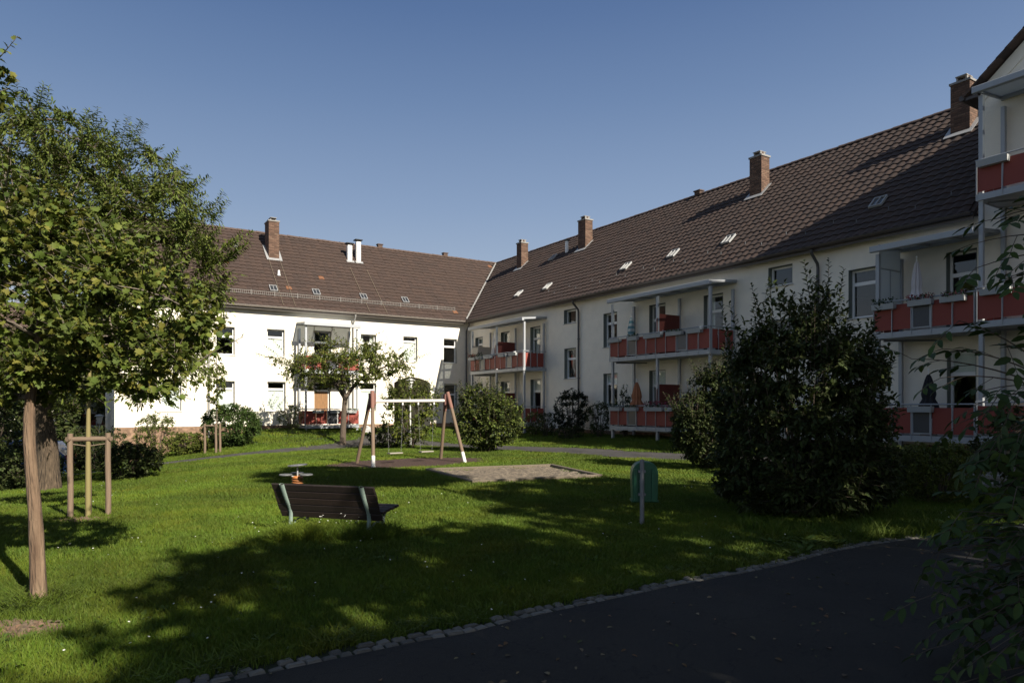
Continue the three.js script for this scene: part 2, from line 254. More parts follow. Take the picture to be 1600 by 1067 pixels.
// ---------------------------------------------------------------- buildings
const EAVE = 6.97, EZ = .4, RIDGE = 12.0, RZ = -5, SL = Math.hypot(RIDGE - EAVE, EZ - RZ);
const sDir = V(0, (RIDGE - EAVE) / SL, (RZ - EZ) / SL), tDir = V(0, (EZ - RZ) / SL, (RIDGE - EAVE) / SL);
const onRoof = (x, s, t = 0) => V(x, EAVE, EZ).addScaledVector(sDir, s).addScaledVector(tDir, t);
const sOfZ = (z) => (EZ - z) / (EZ - RZ) * SL;
function tileGeo(w, L, amp, lift) {
  const n = 6, pos = [], idx = [], y = (i) => amp * (.5 - .5 * Math.cos(i / n * Math.PI * 2)) * (i === 0 || i === n ? 1 : 1);
  for (let i = 0; i <= n; i++) { const x = i / n * w; pos.push(x, 0, lift + y(i)); pos.push(x, L, y(i) - .004); pos.push(x, 0, lift + y(i)); pos.push(x, .004, y(i) - .012); }
  for (let i = 0; i < n; i++) { const a = i * 4, b = a + 4; idx.push(a, b, a + 1, b, b + 1, a + 1, a + 3, b + 3, a + 2, b + 3, b + 2, a + 2); }
  const g = new THREE.BufferGeometry(); g.setAttribute('position', new THREE.Float32BufferAttribute(pos, 3)); g.setAttribute('uv', new THREE.Float32BufferAttribute(new Array((n + 1) * 8).fill(0), 2)); g.setIndex(idx); g.computeVertexNormals(); return g;
}
const tileBasis = new THREE.Matrix4().makeBasis(V(1, 0, 0), sDir, tDir);
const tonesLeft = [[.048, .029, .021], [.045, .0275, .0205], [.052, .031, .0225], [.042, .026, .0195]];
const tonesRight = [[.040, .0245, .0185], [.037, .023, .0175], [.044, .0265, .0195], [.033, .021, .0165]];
function tiles(roof, x0, x1, keep, seed, amp, odd, nearest, tileTones = tonesRight) {
  const f = RNG(seed), w = .3, gauge = .3355, rows = 22, geo = tileGeo(w, .375, amp, .032), spots = [];
  for (let r = 0; r < rows; r++) for (let x = x0; x < x1; x += w) { const s = r * gauge - .05; if (!keep(x, EZ + (RZ - EZ) * (s + .17) / SL)) continue; spots.push({ x, s, c: tileTones[Math.max(0, Math.min(3, Math.floor(1.9 + 3.2 * fbm(x * .35, s * .5, 3, seed) + (f() - .5) * 2.6)))], k: f(), d: 0 }); }
  for (const q of spots) { const p = onRoof(q.x, q.s).applyAxisAngle(V(0, 1, 0), roof.frame.turn).add(roof.frame.pos); q.d = p.distanceTo(camera.position); }
  spots.sort((a, b) => a.d - b.d);
  const near = spots.splice(0, nearest), mats = tileTones.map((c) => std(c, .85, { bumpMap: T.fine, bumpScale: .003 }));
  for (const q of near) { const m = mesh('tile', geo, mats[tileTones.indexOf(q.c)], roof.mesh); const M = tileBasis.clone().setPosition(onRoof(q.x, q.s, .03)); m.applyMatrix4(M); }
  const n = geo.index.count, src = geo.toNonIndexed(), P = src.attributes.position.array, N = src.attributes.normal.array, pos = new Float32Array(spots.length * n * 3), nor = new Float32Array(pos.length), col = new Float32Array(pos.length), v = V(0, 0, 0);
  spots.forEach((q, i) => {
    const o = onRoof(q.x, q.s, .03), c = odd && q.k > .9965 ? [.17, .075, .036] : q.c;
    const slip = q.k * 91 % 1 > .985 ? -.05 : 0, j = V((q.k - .5) * .012, slip + (q.k * 13 % 1 - .5) * .012, (q.k * 7 % 1 - .5) * .012);
    for (let k = 0; k < n; k++) {
      v.set(P[k * 3] + j.x, P[k * 3 + 1] + j.y, P[k * 3 + 2] + j.z).applyMatrix4(tileBasis).add(o); pos.set([v.x, v.y, v.z], (i * n + k) * 3);
      v.set(N[k * 3], N[k * 3 + 1], N[k * 3 + 2]).applyMatrix4(tileBasis); nor.set([v.x, v.y, v.z], (i * n + k) * 3); col.set(c, (i * n + k) * 3);
    }
  });
  const g = new THREE.BufferGeometry(); g.setAttribute('position', new THREE.BufferAttribute(pos, 3)); g.setAttribute('normal', new THREE.BufferAttribute(nor, 3)); g.setAttribute('color', new THREE.BufferAttribute(col, 3)); g.setAttribute('uv', new THREE.BufferAttribute(new Float32Array(pos.length / 3 * 2), 2));
  mesh('roof_tiles', g, new THREE.MeshStandardMaterial({ vertexColors: true, roughness: .85 }), roof.mesh, 'stuff');
}
function ridgeCaps(parent, x0, x1) {
  const list = []; const f = RNG(9);
  for (let x = x0; x < x1; x += .36) { const g = new THREE.CylinderGeometry(.125, .112, .38, 8, 1, true, 0, Math.PI); g.rotateZ(Math.PI / 2); g.rotateX(-Math.PI / 2 + Math.PI / 2); list.push(g.translate(x, RIDGE + .0 + R(-.008, .008, f), RZ)); }
  mesh('ridge_caps', join(list), Mt.ridge, parent, 'stuff');
}
function wallGeo(outline, holes, th) { // outline [[x, y]...], holes [x0, x1, y0, y1] or arrays of points; outer face at z = 0
  const s = new THREE.Shape(outline.map(([x, y]) => new THREE.Vector2(x, y)));
  for (const h of holes) { const p = new THREE.Path(); const q = Array.isArray(h[0]) ? h : [[h[0], h[2]], [h[1], h[2]], [h[1], h[3]], [h[0], h[3]]]; p.moveTo(...q[0]); for (const c of q.slice(1)) p.lineTo(...c); p.closePath(); s.holes.push(p); }
  return metric(new THREE.ExtrudeGeometry(s, { depth: th, bevelEnabled: false }).translate(0, 0, -th), .5);
}
// a window or a glazed door in its opening: lining, frame, transom, panes, sill, blind or curtain
function opening(parent, [x0, x1, y0, y1], o = {}) {
  const w = grp(o.door ? 'door' : 'window', parent), z = -.19, f = .065, W = x1 - x0, rev = o.rev ?? Mt.reveal, e = .004;
  mesh('lining', join([bb(x0 + e, x0 + .018, y0 + e, y1 - e, -.2, -.003), bb(x1 - .018, x1 - e, y0 + e, y1 - e, -.2, -.003), bb(x0 + .018, x1 - .018, y1 - .018, y1 - e, -.2, -.003)]), rev, w);
  const ty = o.transom === 0 ? null : y0 + (y1 - y0) * (o.transom ?? .72), fr = [bb(x0 + .02, x0 + .02 + f, y0, y1 - .02, z - .06, z), bb(x1 - .02 - f, x1 - .02, y0, y1 - .02, z - .06, z), bb(x0 + .02 + f, x1 - .02 - f, y0, y0 + f, z - .06, z - .002), bb(x0 + .02 + f, x1 - .02 - f, y1 - .02 - f, y1 - .02, z - .06, z - .002)];
  if (ty) fr.push(bb(x0 + .02 + f, x1 - .02 - f, ty - .055, ty + .055, z - .055, z + .01));
  if (o.mullion) fr.push(bb((x0 + x1) / 2 - .03, (x0 + x1) / 2 + .03, y0 + f, (ty ?? y1 - .09) - .055, z - .05, z + .006));
  if (o.door === 'wood') { fr.push(bb(x0 + .085, x1 - .085, y0 + .065, y0 + .07, z - .05, z)); mesh('leaf', metric(join([bb(x0 + .09, x1 - .09, y0 + .07, ty - .06, z - .05, z - .012), bb(x0 + .2, x1 - .2, y0 + .25, y0 + .95, z - .03, z - .002)]), 1), Mt.doorWood, w); }
  mesh('frame', join(fr), o.frame ?? Mt.white, w);
  const panes = ty ? [[y0 + f, ty - .05], [ty + .05, y1 - f]] : [[y0 + f, y1 - f]];
  panes.forEach(([a, b], i) => { if (o.door === 'wood' && i === 0) return; mesh('pane', bb(x0 + .07, x1 - .07, a - .01, b + .01, z - .034, z - .026), Mt.glass, w); });
  if (!o.door) mesh('sill', join([bb(x0 - .04, x1 + .04, y0 - .035, y0 - .004, -.2, .045)]), o.sill ?? Mt.sill, w);
  if (o.blind) mesh('blind', bb(x0 + .075, x1 - .075, o.blind === 2 ? y0 + .06 : y1 - (y1 - y0) * o.blind, (o.blind === 2 ? ty - .05 : y1 - .07), z - .075, z - .06), Mt.blind, w);
  if (o.curtain) for (const s of [0, 1]) { const cw = W * o.curtain, pts = []; for (let i = 0; i <= 14; i++) pts.push([x0 + .07 + (s ? W - .14 - cw : 0) + cw * i / 14, z - .16 + .022 * Math.sin(i * 1.7)]); const pos = [], idx = []; for (const [x, zz] of pts) pos.push(x, y0 + .03, zz, x, y1 - .05, zz); for (let i = 0; i < 14; i++) { const a = i * 2; idx.push(a, a + 2, a + 1, a + 2, a + 3, a + 1); } const g = new THREE.BufferGeometry(); g.setAttribute('position', new THREE.Float32BufferAttribute(pos, 3)); g.setIndex(idx); g.computeVertexNormals(); mesh('curtain', g, Mt.curtain, w); }
  return w;
}
function chimney(parent, x, zf, w, d, top, o = {}) { // zf: z of the front face
  const c = grp('chimney', parent), y0 = EAVE + (EZ - zf) * (RIDGE - EAVE) / (EZ - RZ) - .35, zc = zf - d / 2, q = RNG(x * 100 | 0);
  mesh('stack', metric(bb(x - w / 2, x + w / 2, y0 - .3, top, zf - d, zf), 1), Mt.brick, c);
  mesh('cap', join([bb(x - w / 2 - .035, x + w / 2 + .035, top, top + .07, zf - d - .035, zf + .035), ...[-1, 1].flatMap((s) => [bx(.05, .16, d * .6, x + s * (w * .24), top + .15, zc)]), bx(w * .6, .03, d * .8, x, top + .245, zc)]), Mt.concrete, c);
  const pot = [-.5, .5].map((s) => new THREE.CylinderGeometry(.085, .095, .2, 10).translate(x + s * w * .38, top + .14, zc)); mesh('flue', join(pot), Mt.ridge, c);
  // lead apron: front, sides
  const a = []; const n = 5; const sF = sOfZ(zf), fr = onRoof(x, sF - .16, .075);
  const lay = (x0, x1, s0, s1, t) => { const A = onRoof(x0, s0, t), B = onRoof(x1, s0, t), Cc = onRoof(x1, s1, t), D = onRoof(x0, s1, t); return slabPoly([A, B, Cc, D], .012); };
  a.push(lay(x - w / 2 - .14, x + w / 2 + .14, sF - .2, sF + .02, .098), lay(x + w / 2 + .002, x + w / 2 + .15, sF + .02, sF + d * 1.37, .099), lay(x - w / 2 - .15, x - w / 2 - .002, sF + .02, sF + d * 1.37, .099));
  mesh('flashing', join(a), Mt.zinc, c);
}
function skylight(roof, x, z, w = .42, l = .52) {
  const s = grp('skylight', roof), sc = sOfZ(z), put = (g) => g.applyMatrix4(tileBasis.clone().setPosition(onRoof(x, sc, .085)));
  mesh('frame', put(join([bb(-w / 2, -w / 2 + .035, -l / 2, l / 2, 0, .075), bb(w / 2 - .035, w / 2, -l / 2, l / 2, 0, .075), bb(-w / 2 + .035, w / 2 - .035, -l / 2, -l / 2 + .035, 0, .074), bb(-w / 2 + .035, w / 2 - .035, l / 2 - .035, l / 2, 0, .074), bb(-.013, .013, -l / 2 + .035, l / 2 - .035, .01, .073)])), Mt.zinc, s);
  mesh('pane', put(bb(-w / 2 + .05, w / 2 - .05, -l / 2 + .05, l / 2 - .05, .02, .04)), std([.03, .032, .035], .15), s);
}
function gutterGeo(x0, x1) { // half-round gutter with a back board
  const r = .085, n = 8, list = []; const g = new THREE.CylinderGeometry(r, r, x1 - x0, 12, 1, true, 0, Math.PI); g.rotateZ(Math.PI / 2); g.rotateX(Math.PI); 
  list.push(g.translate((x0 + x1) / 2, EAVE - .02, EZ + .06)); const lip = new THREE.CylinderGeometry(.014, .014, x1 - x0, 6); lip.rotateZ(Math.PI / 2); list.push(lip.translate((x0 + x1) / 2, EAVE - .02, EZ + .06 + r));
  list.push(bb(x0, x1, EAVE - .19, EAVE - .015, EZ - .06, EZ - .03)); return join(list);
}
function downpipe(parent, x, y0, mat, y1 = EAVE - .12) {
  const p = [V(x, y1, EZ + .05), V(x, y1 - .12, EZ + .03), V(x, y1 - .42, .12), V(x, y1 - .55, .09), V(x, y0, .09)];
  const list = [tube(p, p.map(() => .05), 10)]; for (let y = y0 + .9; y < y1 - .6; y += 1.9) list.push(new THREE.CylinderGeometry(.062, .062, .05, 10).translate(x, y, .09), bx(.03, .03, .1, x, y, .05));
  mesh('downpipe', join(list), mat, parent);
}
// ---- right wing
const RW = thing('apartment_block', 'white apartment wing in shade with four chimneys, right of the inner corner', 'building', FR.pos, FR.turn);
const RX1 = 28.72;
{
  const dF = .93, dU = 3.74;
  const up = { a: [.77, 1.68, 4.42, 5.93], d1: [3.75, 4.72, dU, 5.99], d2: [6.78, 7.73, dU, 5.99], s1: [9.8, 10.79, 5.85, 6.55], s2: [9.83, 10.79, 3.11, 4.62], bl: [12.86, 13.82, 4.46, 6.03], b1: [15.88, 16.85, dU, 6.05], b2: [18.91, 19.87, dU, 6.05], s3: [21.89, 22.87, 5.94, 6.63], s4: [21.9, 22.86, 3.25, 4.76], cl: [24.9, 25.86, 4.5, 6.05], c1: [27.82, 28.62, dU, 6.06], ae: [.77, 1.68, 1.6, 3.12], e1: [3.75, 4.72, dF, 3.16], e2: [6.80, 7.76, dF, 3.18], be: [12.86, 13.84, 1.7, 3.25], f1: [15.88, 16.85, dF, 3.26], f2: [18.91, 19.87, dF, 3.26], ce: [24.9, 25.86, 1.72, 3.25], g1: [27.84, 28.6, dF, 3.28] };
  mesh('wall', wallGeo([[.0, -.5], [RX1, -.5], [RX1, EAVE + .12], [.0, EAVE + .12]], Object.values(up), .36), Mt.wall, RW);
  mesh('plinth', metric(join([bb(.02, RX1 - .02, -.5, .62, .0, .025)]), 1), Mt.plinth, RW);
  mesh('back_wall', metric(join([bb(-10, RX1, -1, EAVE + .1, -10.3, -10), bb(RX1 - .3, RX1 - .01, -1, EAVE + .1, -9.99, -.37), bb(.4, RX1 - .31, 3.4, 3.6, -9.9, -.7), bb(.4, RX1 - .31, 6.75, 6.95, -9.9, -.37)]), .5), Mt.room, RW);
  const rm = mesh('roof', join([slabPoly([onRoof(.42, 0), onRoof(RX1, 0), onRoof(RX1, SL), onRoof(-5, SL)], .12), slabPoly([V(-5, RIDGE, RZ), V(RX1, RIDGE, RZ), V(RX1, EAVE, -10.4), V(-10.4, EAVE, -10.4)], .12), bb(.45, RX1 - .02, EAVE - .06, EAVE - .03, .004, EZ - .07)]), Mt.under, RW);
  tiles({ mesh: rm, frame: FR }, -5, RX1 - .28, (x, z) => x > z - .05, 21, .036, false, 300);
  ridgeCaps(rm, -5.0, RX1 - .2);
  // small snow hooks near the eave
  { const l = []; const f = RNG(3); for (let x = 8; x < RX1 - .5; x += .9) { const p = onRoof(x + R(-.05, .05, f), .75 + (Math.round(x / .9) & 1) * .34, .1); l.push(bx(.02, .1, .02, p.x, p.y + .03, p.z)); } mesh('snow_hooks', join(l), Mt.steelDark, rm, 'stuff'); }
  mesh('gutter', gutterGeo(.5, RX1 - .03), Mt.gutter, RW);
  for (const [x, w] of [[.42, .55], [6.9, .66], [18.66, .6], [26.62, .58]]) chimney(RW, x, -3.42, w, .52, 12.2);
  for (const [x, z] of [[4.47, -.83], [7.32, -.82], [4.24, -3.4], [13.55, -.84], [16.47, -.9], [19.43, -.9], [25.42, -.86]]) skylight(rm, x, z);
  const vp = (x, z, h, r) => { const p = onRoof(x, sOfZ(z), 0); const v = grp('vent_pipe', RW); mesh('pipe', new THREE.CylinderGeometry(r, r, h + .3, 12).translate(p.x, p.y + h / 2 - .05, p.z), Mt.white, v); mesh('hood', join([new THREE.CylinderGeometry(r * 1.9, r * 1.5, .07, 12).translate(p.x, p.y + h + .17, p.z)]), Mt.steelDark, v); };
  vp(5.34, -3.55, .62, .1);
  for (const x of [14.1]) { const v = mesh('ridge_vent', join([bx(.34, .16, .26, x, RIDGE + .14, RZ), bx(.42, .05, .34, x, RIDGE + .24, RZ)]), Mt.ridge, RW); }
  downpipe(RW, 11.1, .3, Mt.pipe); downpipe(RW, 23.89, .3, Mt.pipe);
  const W = (k, o) => opening(RW, up[k], o);
  W('a', { curtain: .2 }); W('ae', {}); W('d1', { door: 1, curtain: .2 }); W('d2', { door: 1, curtain: .3 }); W('e1', { curtain: .18, door: 1 }); W('e2', { door: 1, blind: .28 });
  W('s1', { transom: 0 }); W('s2', { transom: .66 }); W('s3', { transom: 0 }); W('s4', { transom: .66 }); W('bl', { transom: .7 }); W('be', { transom: .7, blind: .26 }); W('b1', { door: 1 }); W('b2', { door: 1, curtain: .2 }); W('f1', { door: 1, blind: .3 }); W('f2', { door: 1 });
  W('cl', { transom: .7 }); W('ce', {}); W('c1', { door: 1 }); W('g1', { door: 1, blind: .26 });
}
// ---- left wing
const LW = thing('apartment_block', 'sunlit white apartment wing with brown tiled roof and vaulted passage, left of the corner', 'building', FL.pos, FL.turn);
{
  const X0 = -19.15, o = (u0, u1, y0, y1) => [-u0, -u1, y0, y1];
  const wn = { a: o(14.70, 13.76, 4.38, 5.82), b: o(12.17, 11.24, 4.38, 5.83), d: o(9.68, 8.72, 3.62, 5.89), c: o(7.02, 6.08, 4.38, 5.85), e: o(4.42, 3.50, 4.38, 5.86), f: o(1.77, .85, 4.38, 5.87), g: o(17.2, 16.26, 4.38, 5.82), h: o(17.2, 16.26, 1.5, 3.03), i: o(14.72, 13.76, 1.5, 3.04), j: o(12.15, 11.19, 1.49, 3.05), k: o(9.68, 8.76, .72, 3.07), l: o(7.02, 6.08, 1.5, 3.08), m: o(1.73, .85, 1.5, 3.12) };
  const arch = []; for (let i = 0; i <= 16; i++) { const t = i / 16; arch.push([-4.99 + 2.32 * t, 3.12 + .34 * Math.sin(Math.PI * t) ** .8]); }
  const archHole = [[-4.99, .25], ...arch, [-2.67, .25]];
  mesh('wall', wallGeo([[X0, -2.2], [.35, -2.2], [.35, EAVE + .12], [X0, EAVE + .12]], [...Object.values(wn), archHole.slice().reverse()], .36), Mt.wall, LW);
  mesh('plinth', metric(join([bb(X0 - .02, -4.99, -2.2, .73, .002, .03), bb(-2.67, -.02, -2.2, .73, .002, .03)]), 1), Mt.plinth, LW);
  // vaulted passage through the wing
  mesh('passage', metric(join([bb(-5.25, -5.0, 0, 3.6, -9.9, -.37), bb(-2.66, -2.4, 0, 3.6, -9.9, -.37), bb(-5.0, -2.66, 3.5, 3.7, -9.9, -.37), bb(-5.0, -2.66, 0, .26, -9.9, -.02), bb(-5, -2.66, .2, 3.6, -9.9, -9.7)]), .5), Mt.wall, LW);
  mesh('side_wall', wallGeo([[.365, -2.2], [10, -2.2], [10, EAVE + .1], [5, RIDGE - .25], [.365, EAVE + .1]], [], .3).rotateY(Math.PI / 2).translate(X0 + .3, 0, 0), Mt.wall, LW);
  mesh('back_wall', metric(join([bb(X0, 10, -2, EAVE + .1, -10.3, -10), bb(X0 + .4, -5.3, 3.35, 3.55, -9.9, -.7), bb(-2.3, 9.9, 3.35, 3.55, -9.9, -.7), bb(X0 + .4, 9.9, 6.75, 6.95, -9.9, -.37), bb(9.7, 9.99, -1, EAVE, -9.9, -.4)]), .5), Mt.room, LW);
  const rm = mesh('roof', join([slabPoly([onRoof(X0 - .2, 0), onRoof(-.42, 0), onRoof(5, SL), onRoof(X0 - .2, SL)], .12), slabPoly([V(X0 - .2, RIDGE, RZ), V(5, RIDGE, RZ), V(10.4, EAVE, -10.4), V(X0 - .2, EAVE, -10.4)], .12), bb(X0 - .15, -.45, EAVE - .06, EAVE - .03, .004, EZ - .07)]), Mt.under, LW);
  tiles({ mesh: rm, frame: FL }, X0 - .2, 5, (x, z) => x + .3 < -z + .05, 22, .03, true, 0, tonesLeft);
  ridgeCaps(rm, X0 - .2, 5.0);
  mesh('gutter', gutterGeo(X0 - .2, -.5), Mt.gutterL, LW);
  // sheet-metal valley between the two roofs
  mesh('valley', (() => { const n = V(0, .03, 0), a = V(-.4, EAVE + .15, .4), b = V(5, RIDGE + .15, -5), w = V(.035, 0, .035); return slabPoly([a.clone().sub(w), a.clone().add(w), b.clone().add(w), b.clone().sub(w)], .02); })(), Mt.pipeL, LW);
  { // snow guard lattice along the eave
    const l = [], s = .86, put = (g, x) => g.applyMatrix4(new THREE.Matrix4().setPosition(onRoof(x, s, .07))); const xa = X0 + .2, xb = -.95;
    for (const y of [.05, .2]) { const p = onRoof(0, s, .07); l.push(bb(xa, xb, p.y + y - .012, p.y + y + .012, p.z - .012, p.z + .012)); }
    for (let x = xa; x <= xb; x += .1) l.push(put(bx(.014, .2, .014, 0, .12, 0), x)); for (let x = xa; x <= xb; x += 1.2) l.push(put(bx(.03, .3, .03, .03, .1, 0), x));
    mesh('snow_guard', join(l), std([.17, .155, .14], .7), LW);
  }
  chimney(LW, -11.08, -2.98, .58, .95, 12.3); chimney(LW, -15.7, -3.4, .58, .6, 12.3);
  for (const [u, z] of [[11.68, -.72], [9.36, -.72], [6.62, -.7], [4.01, -.73], [13.11, -3.7]]) skylight(rm, -u, z, .4, .5);
  for (const [u, z, h] of [[6.42, -3.62, .72], [5.86, -3.62, 1.0]]) { const p = onRoof(-u, sOfZ(z)); const v = grp('vent_stack', LW); mesh('shaft', bx(.27, h + .4, .27, p.x, p.y + h / 2, p.z), Mt.white, v); mesh('hood', join([bx(.46, .06, .42, p.x, p.y + h + .31, p.z), bx(.05, .12, .05, p.x - .1, p.y + h + .22, p.z), bx(.05, .12, .05, p.x + .1, p.y + h + .22, p.z)]), Mt.dark, v); mesh('flashing', slabPoly([onRoof(-u - .24, sOfZ(z) - .34, .098), onRoof(-u + .24, sOfZ(z) - .34, .098), onRoof(-u + .24, sOfZ(z) - .13, .098), onRoof(-u - .24, sOfZ(z) - .13, .098)], .012), Mt.zinc, v); }
  { const p = onRoof(-11.13, sOfZ(-1.7)); mesh('vent_cowl', join([new THREE.CylinderGeometry(.055, .085, .34, 10).translate(p.x, p.y + .2, p.z), new THREE.CylinderGeometry(.03, .1, .08, 10).translate(p.x, p.y + .1, p.z + .06)]), Mt.white, LW); }
  for (const u of [3.89, -.86]) mesh('ridge_vent', join([bx(.3, .2, .26, -u, RIDGE + .16, RZ), bx(.38, .05, .34, -u, RIDGE + .28, RZ)]), Mt.ridge, LW);
  for (const [u0, u1] of [[11.42, 10.2], [10.8, 9.4], [6.65, 5.1], [5.6, 4.2]]) { // lightning conductors down the roof
    const a = onRoof(-u0, sOfZ(-2.9), .11), b = onRoof(-u0, .05, .11); mesh('lightning_conductor', cyl(a, b, .011, .011, 5), std([.20, .16, .11], .6), LW);
  }
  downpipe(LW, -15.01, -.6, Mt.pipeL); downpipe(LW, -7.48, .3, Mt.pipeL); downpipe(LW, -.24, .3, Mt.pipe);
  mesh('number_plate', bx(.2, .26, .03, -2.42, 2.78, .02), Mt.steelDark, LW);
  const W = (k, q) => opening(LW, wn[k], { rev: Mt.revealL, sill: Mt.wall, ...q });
  W('a', { transom: .66, curtain: .0 }); W('b', { transom: .7, blind: 2 }); W('c', { transom: .66, curtain: .22 }); W('e', { transom: .8, blind: 2 }); W('f', { transom: .68 }); W('d', { door: 1 }); W('g', {}); W('h', { blind: 2 }); W('i', { transom: .74, blind: 2 }); W('j', { transom: .74, blind: 2 }); W('k', { door: 'wood', transom: .8 }); W('l', { transom: .74, blind: 2 }); W('m', { transom: .6 });
}
// ---- gabled house at the right edge
const GW = thing('gabled_house', 'three-storey gabled white house front at the right edge, behind the tall balcony tower', 'building', FR.pos, FR.turn);
{
  const a = RX1 + .005, w = 8.8, m = a + w / 2, e = 10.35, k = .86, top = e + k * w / 2, dr = [30.4, 31.4];
  const hs = [[...dr, .93, 3.3], [...dr, 3.75, 6.1], [...dr, 7.08, 9.4], [34.6, 35.6, 4.5, 6.05], [34.6, 35.6, 7.3, 8.9], [34.6, 35.6, 1.7, 3.25]];
  mesh('wall', wallGeo([[a, -.5], [a + w, -.5], [a + w, e], [m, top], [a, e]], hs, .36), Mt.wall, GW);
  mesh('side_wall', metric(join([bb(a, a + .3, -.5, e, -10, -.365), bb(a + w - .3, a + w, -.5, e, -10, -.365), bb(a, a + w, -.5, e, -10.3, -10.005), bb(a + .3, a + w - .3, 3.4, 3.6, -9.9, -.7), bb(a + .3, a + w - .3, 6.75, 6.95, -9.9, -.7), bb(a + .3, a + w - .3, 9.7, 9.9, -9.9, -.7)]), .5), Mt.wall, GW);
  { const off = (d, x) => e + k * (x - a) - d; const A = (x, d) => V(x, off(d, x), 0); const s = new THREE.Shape([[a, e - .42], [m, top - .42], [a + w, e - .42], [a + w, e - .02], [m, top - .02], [a, e - .02]].map(([x, y]) => new THREE.Vector2(x, y))); mesh('rake_band', metric(new THREE.ExtrudeGeometry(s, { depth: .035, bevelEnabled: false }).translate(0, 0, .001), .5), Mt.wall, GW); }
  const rf = grp('roof', GW), courses = 23, L = Math.hypot(w / 2 + .3, k * (w / 2 + .3)), ux = 1 / Math.hypot(1, k), uy = k * ux;
  for (const sgn of [1, -1]) for (let i = 0; i < courses; i++) {
    const s0 = L * i / courses, cx = sgn > 0 ? a - .3 : a + w + .3, g = bx(L / courses + .06, .055, 10.75, 0, 0, 0); g.rotateZ(sgn * (Math.atan(k) - .05));
    const mm = mesh('tile_course', g, [Mt.ridge, Mt.under, Mt.ridge][i % 3], rf); mm.position.set(cx + sgn * (s0 + L / courses / 2) * ux, e - .3 * k + (s0 + L / courses / 2) * uy + .09, -5.05);
  }
  mesh('eave_box', join([bb(a - .28, a - .005, e - .28, e - .2, -10.3, .26), bb(a + w + .005, a + w + .28, e - .28, e - .2, -10.3, .26)]), Mt.gutter, GW);
  mesh('gutter', join([cyl(V(a - .36, e - .2, -10.3), V(a - .36, e - .2, .3), .075, .075, 10)]), Mt.gutter, GW);
  for (const [i, h] of hs.entries()) opening(GW, h, { door: i < 3 ? 1 : 0, transom: .72, curtain: i % 2 ? .2 : 0 });
}
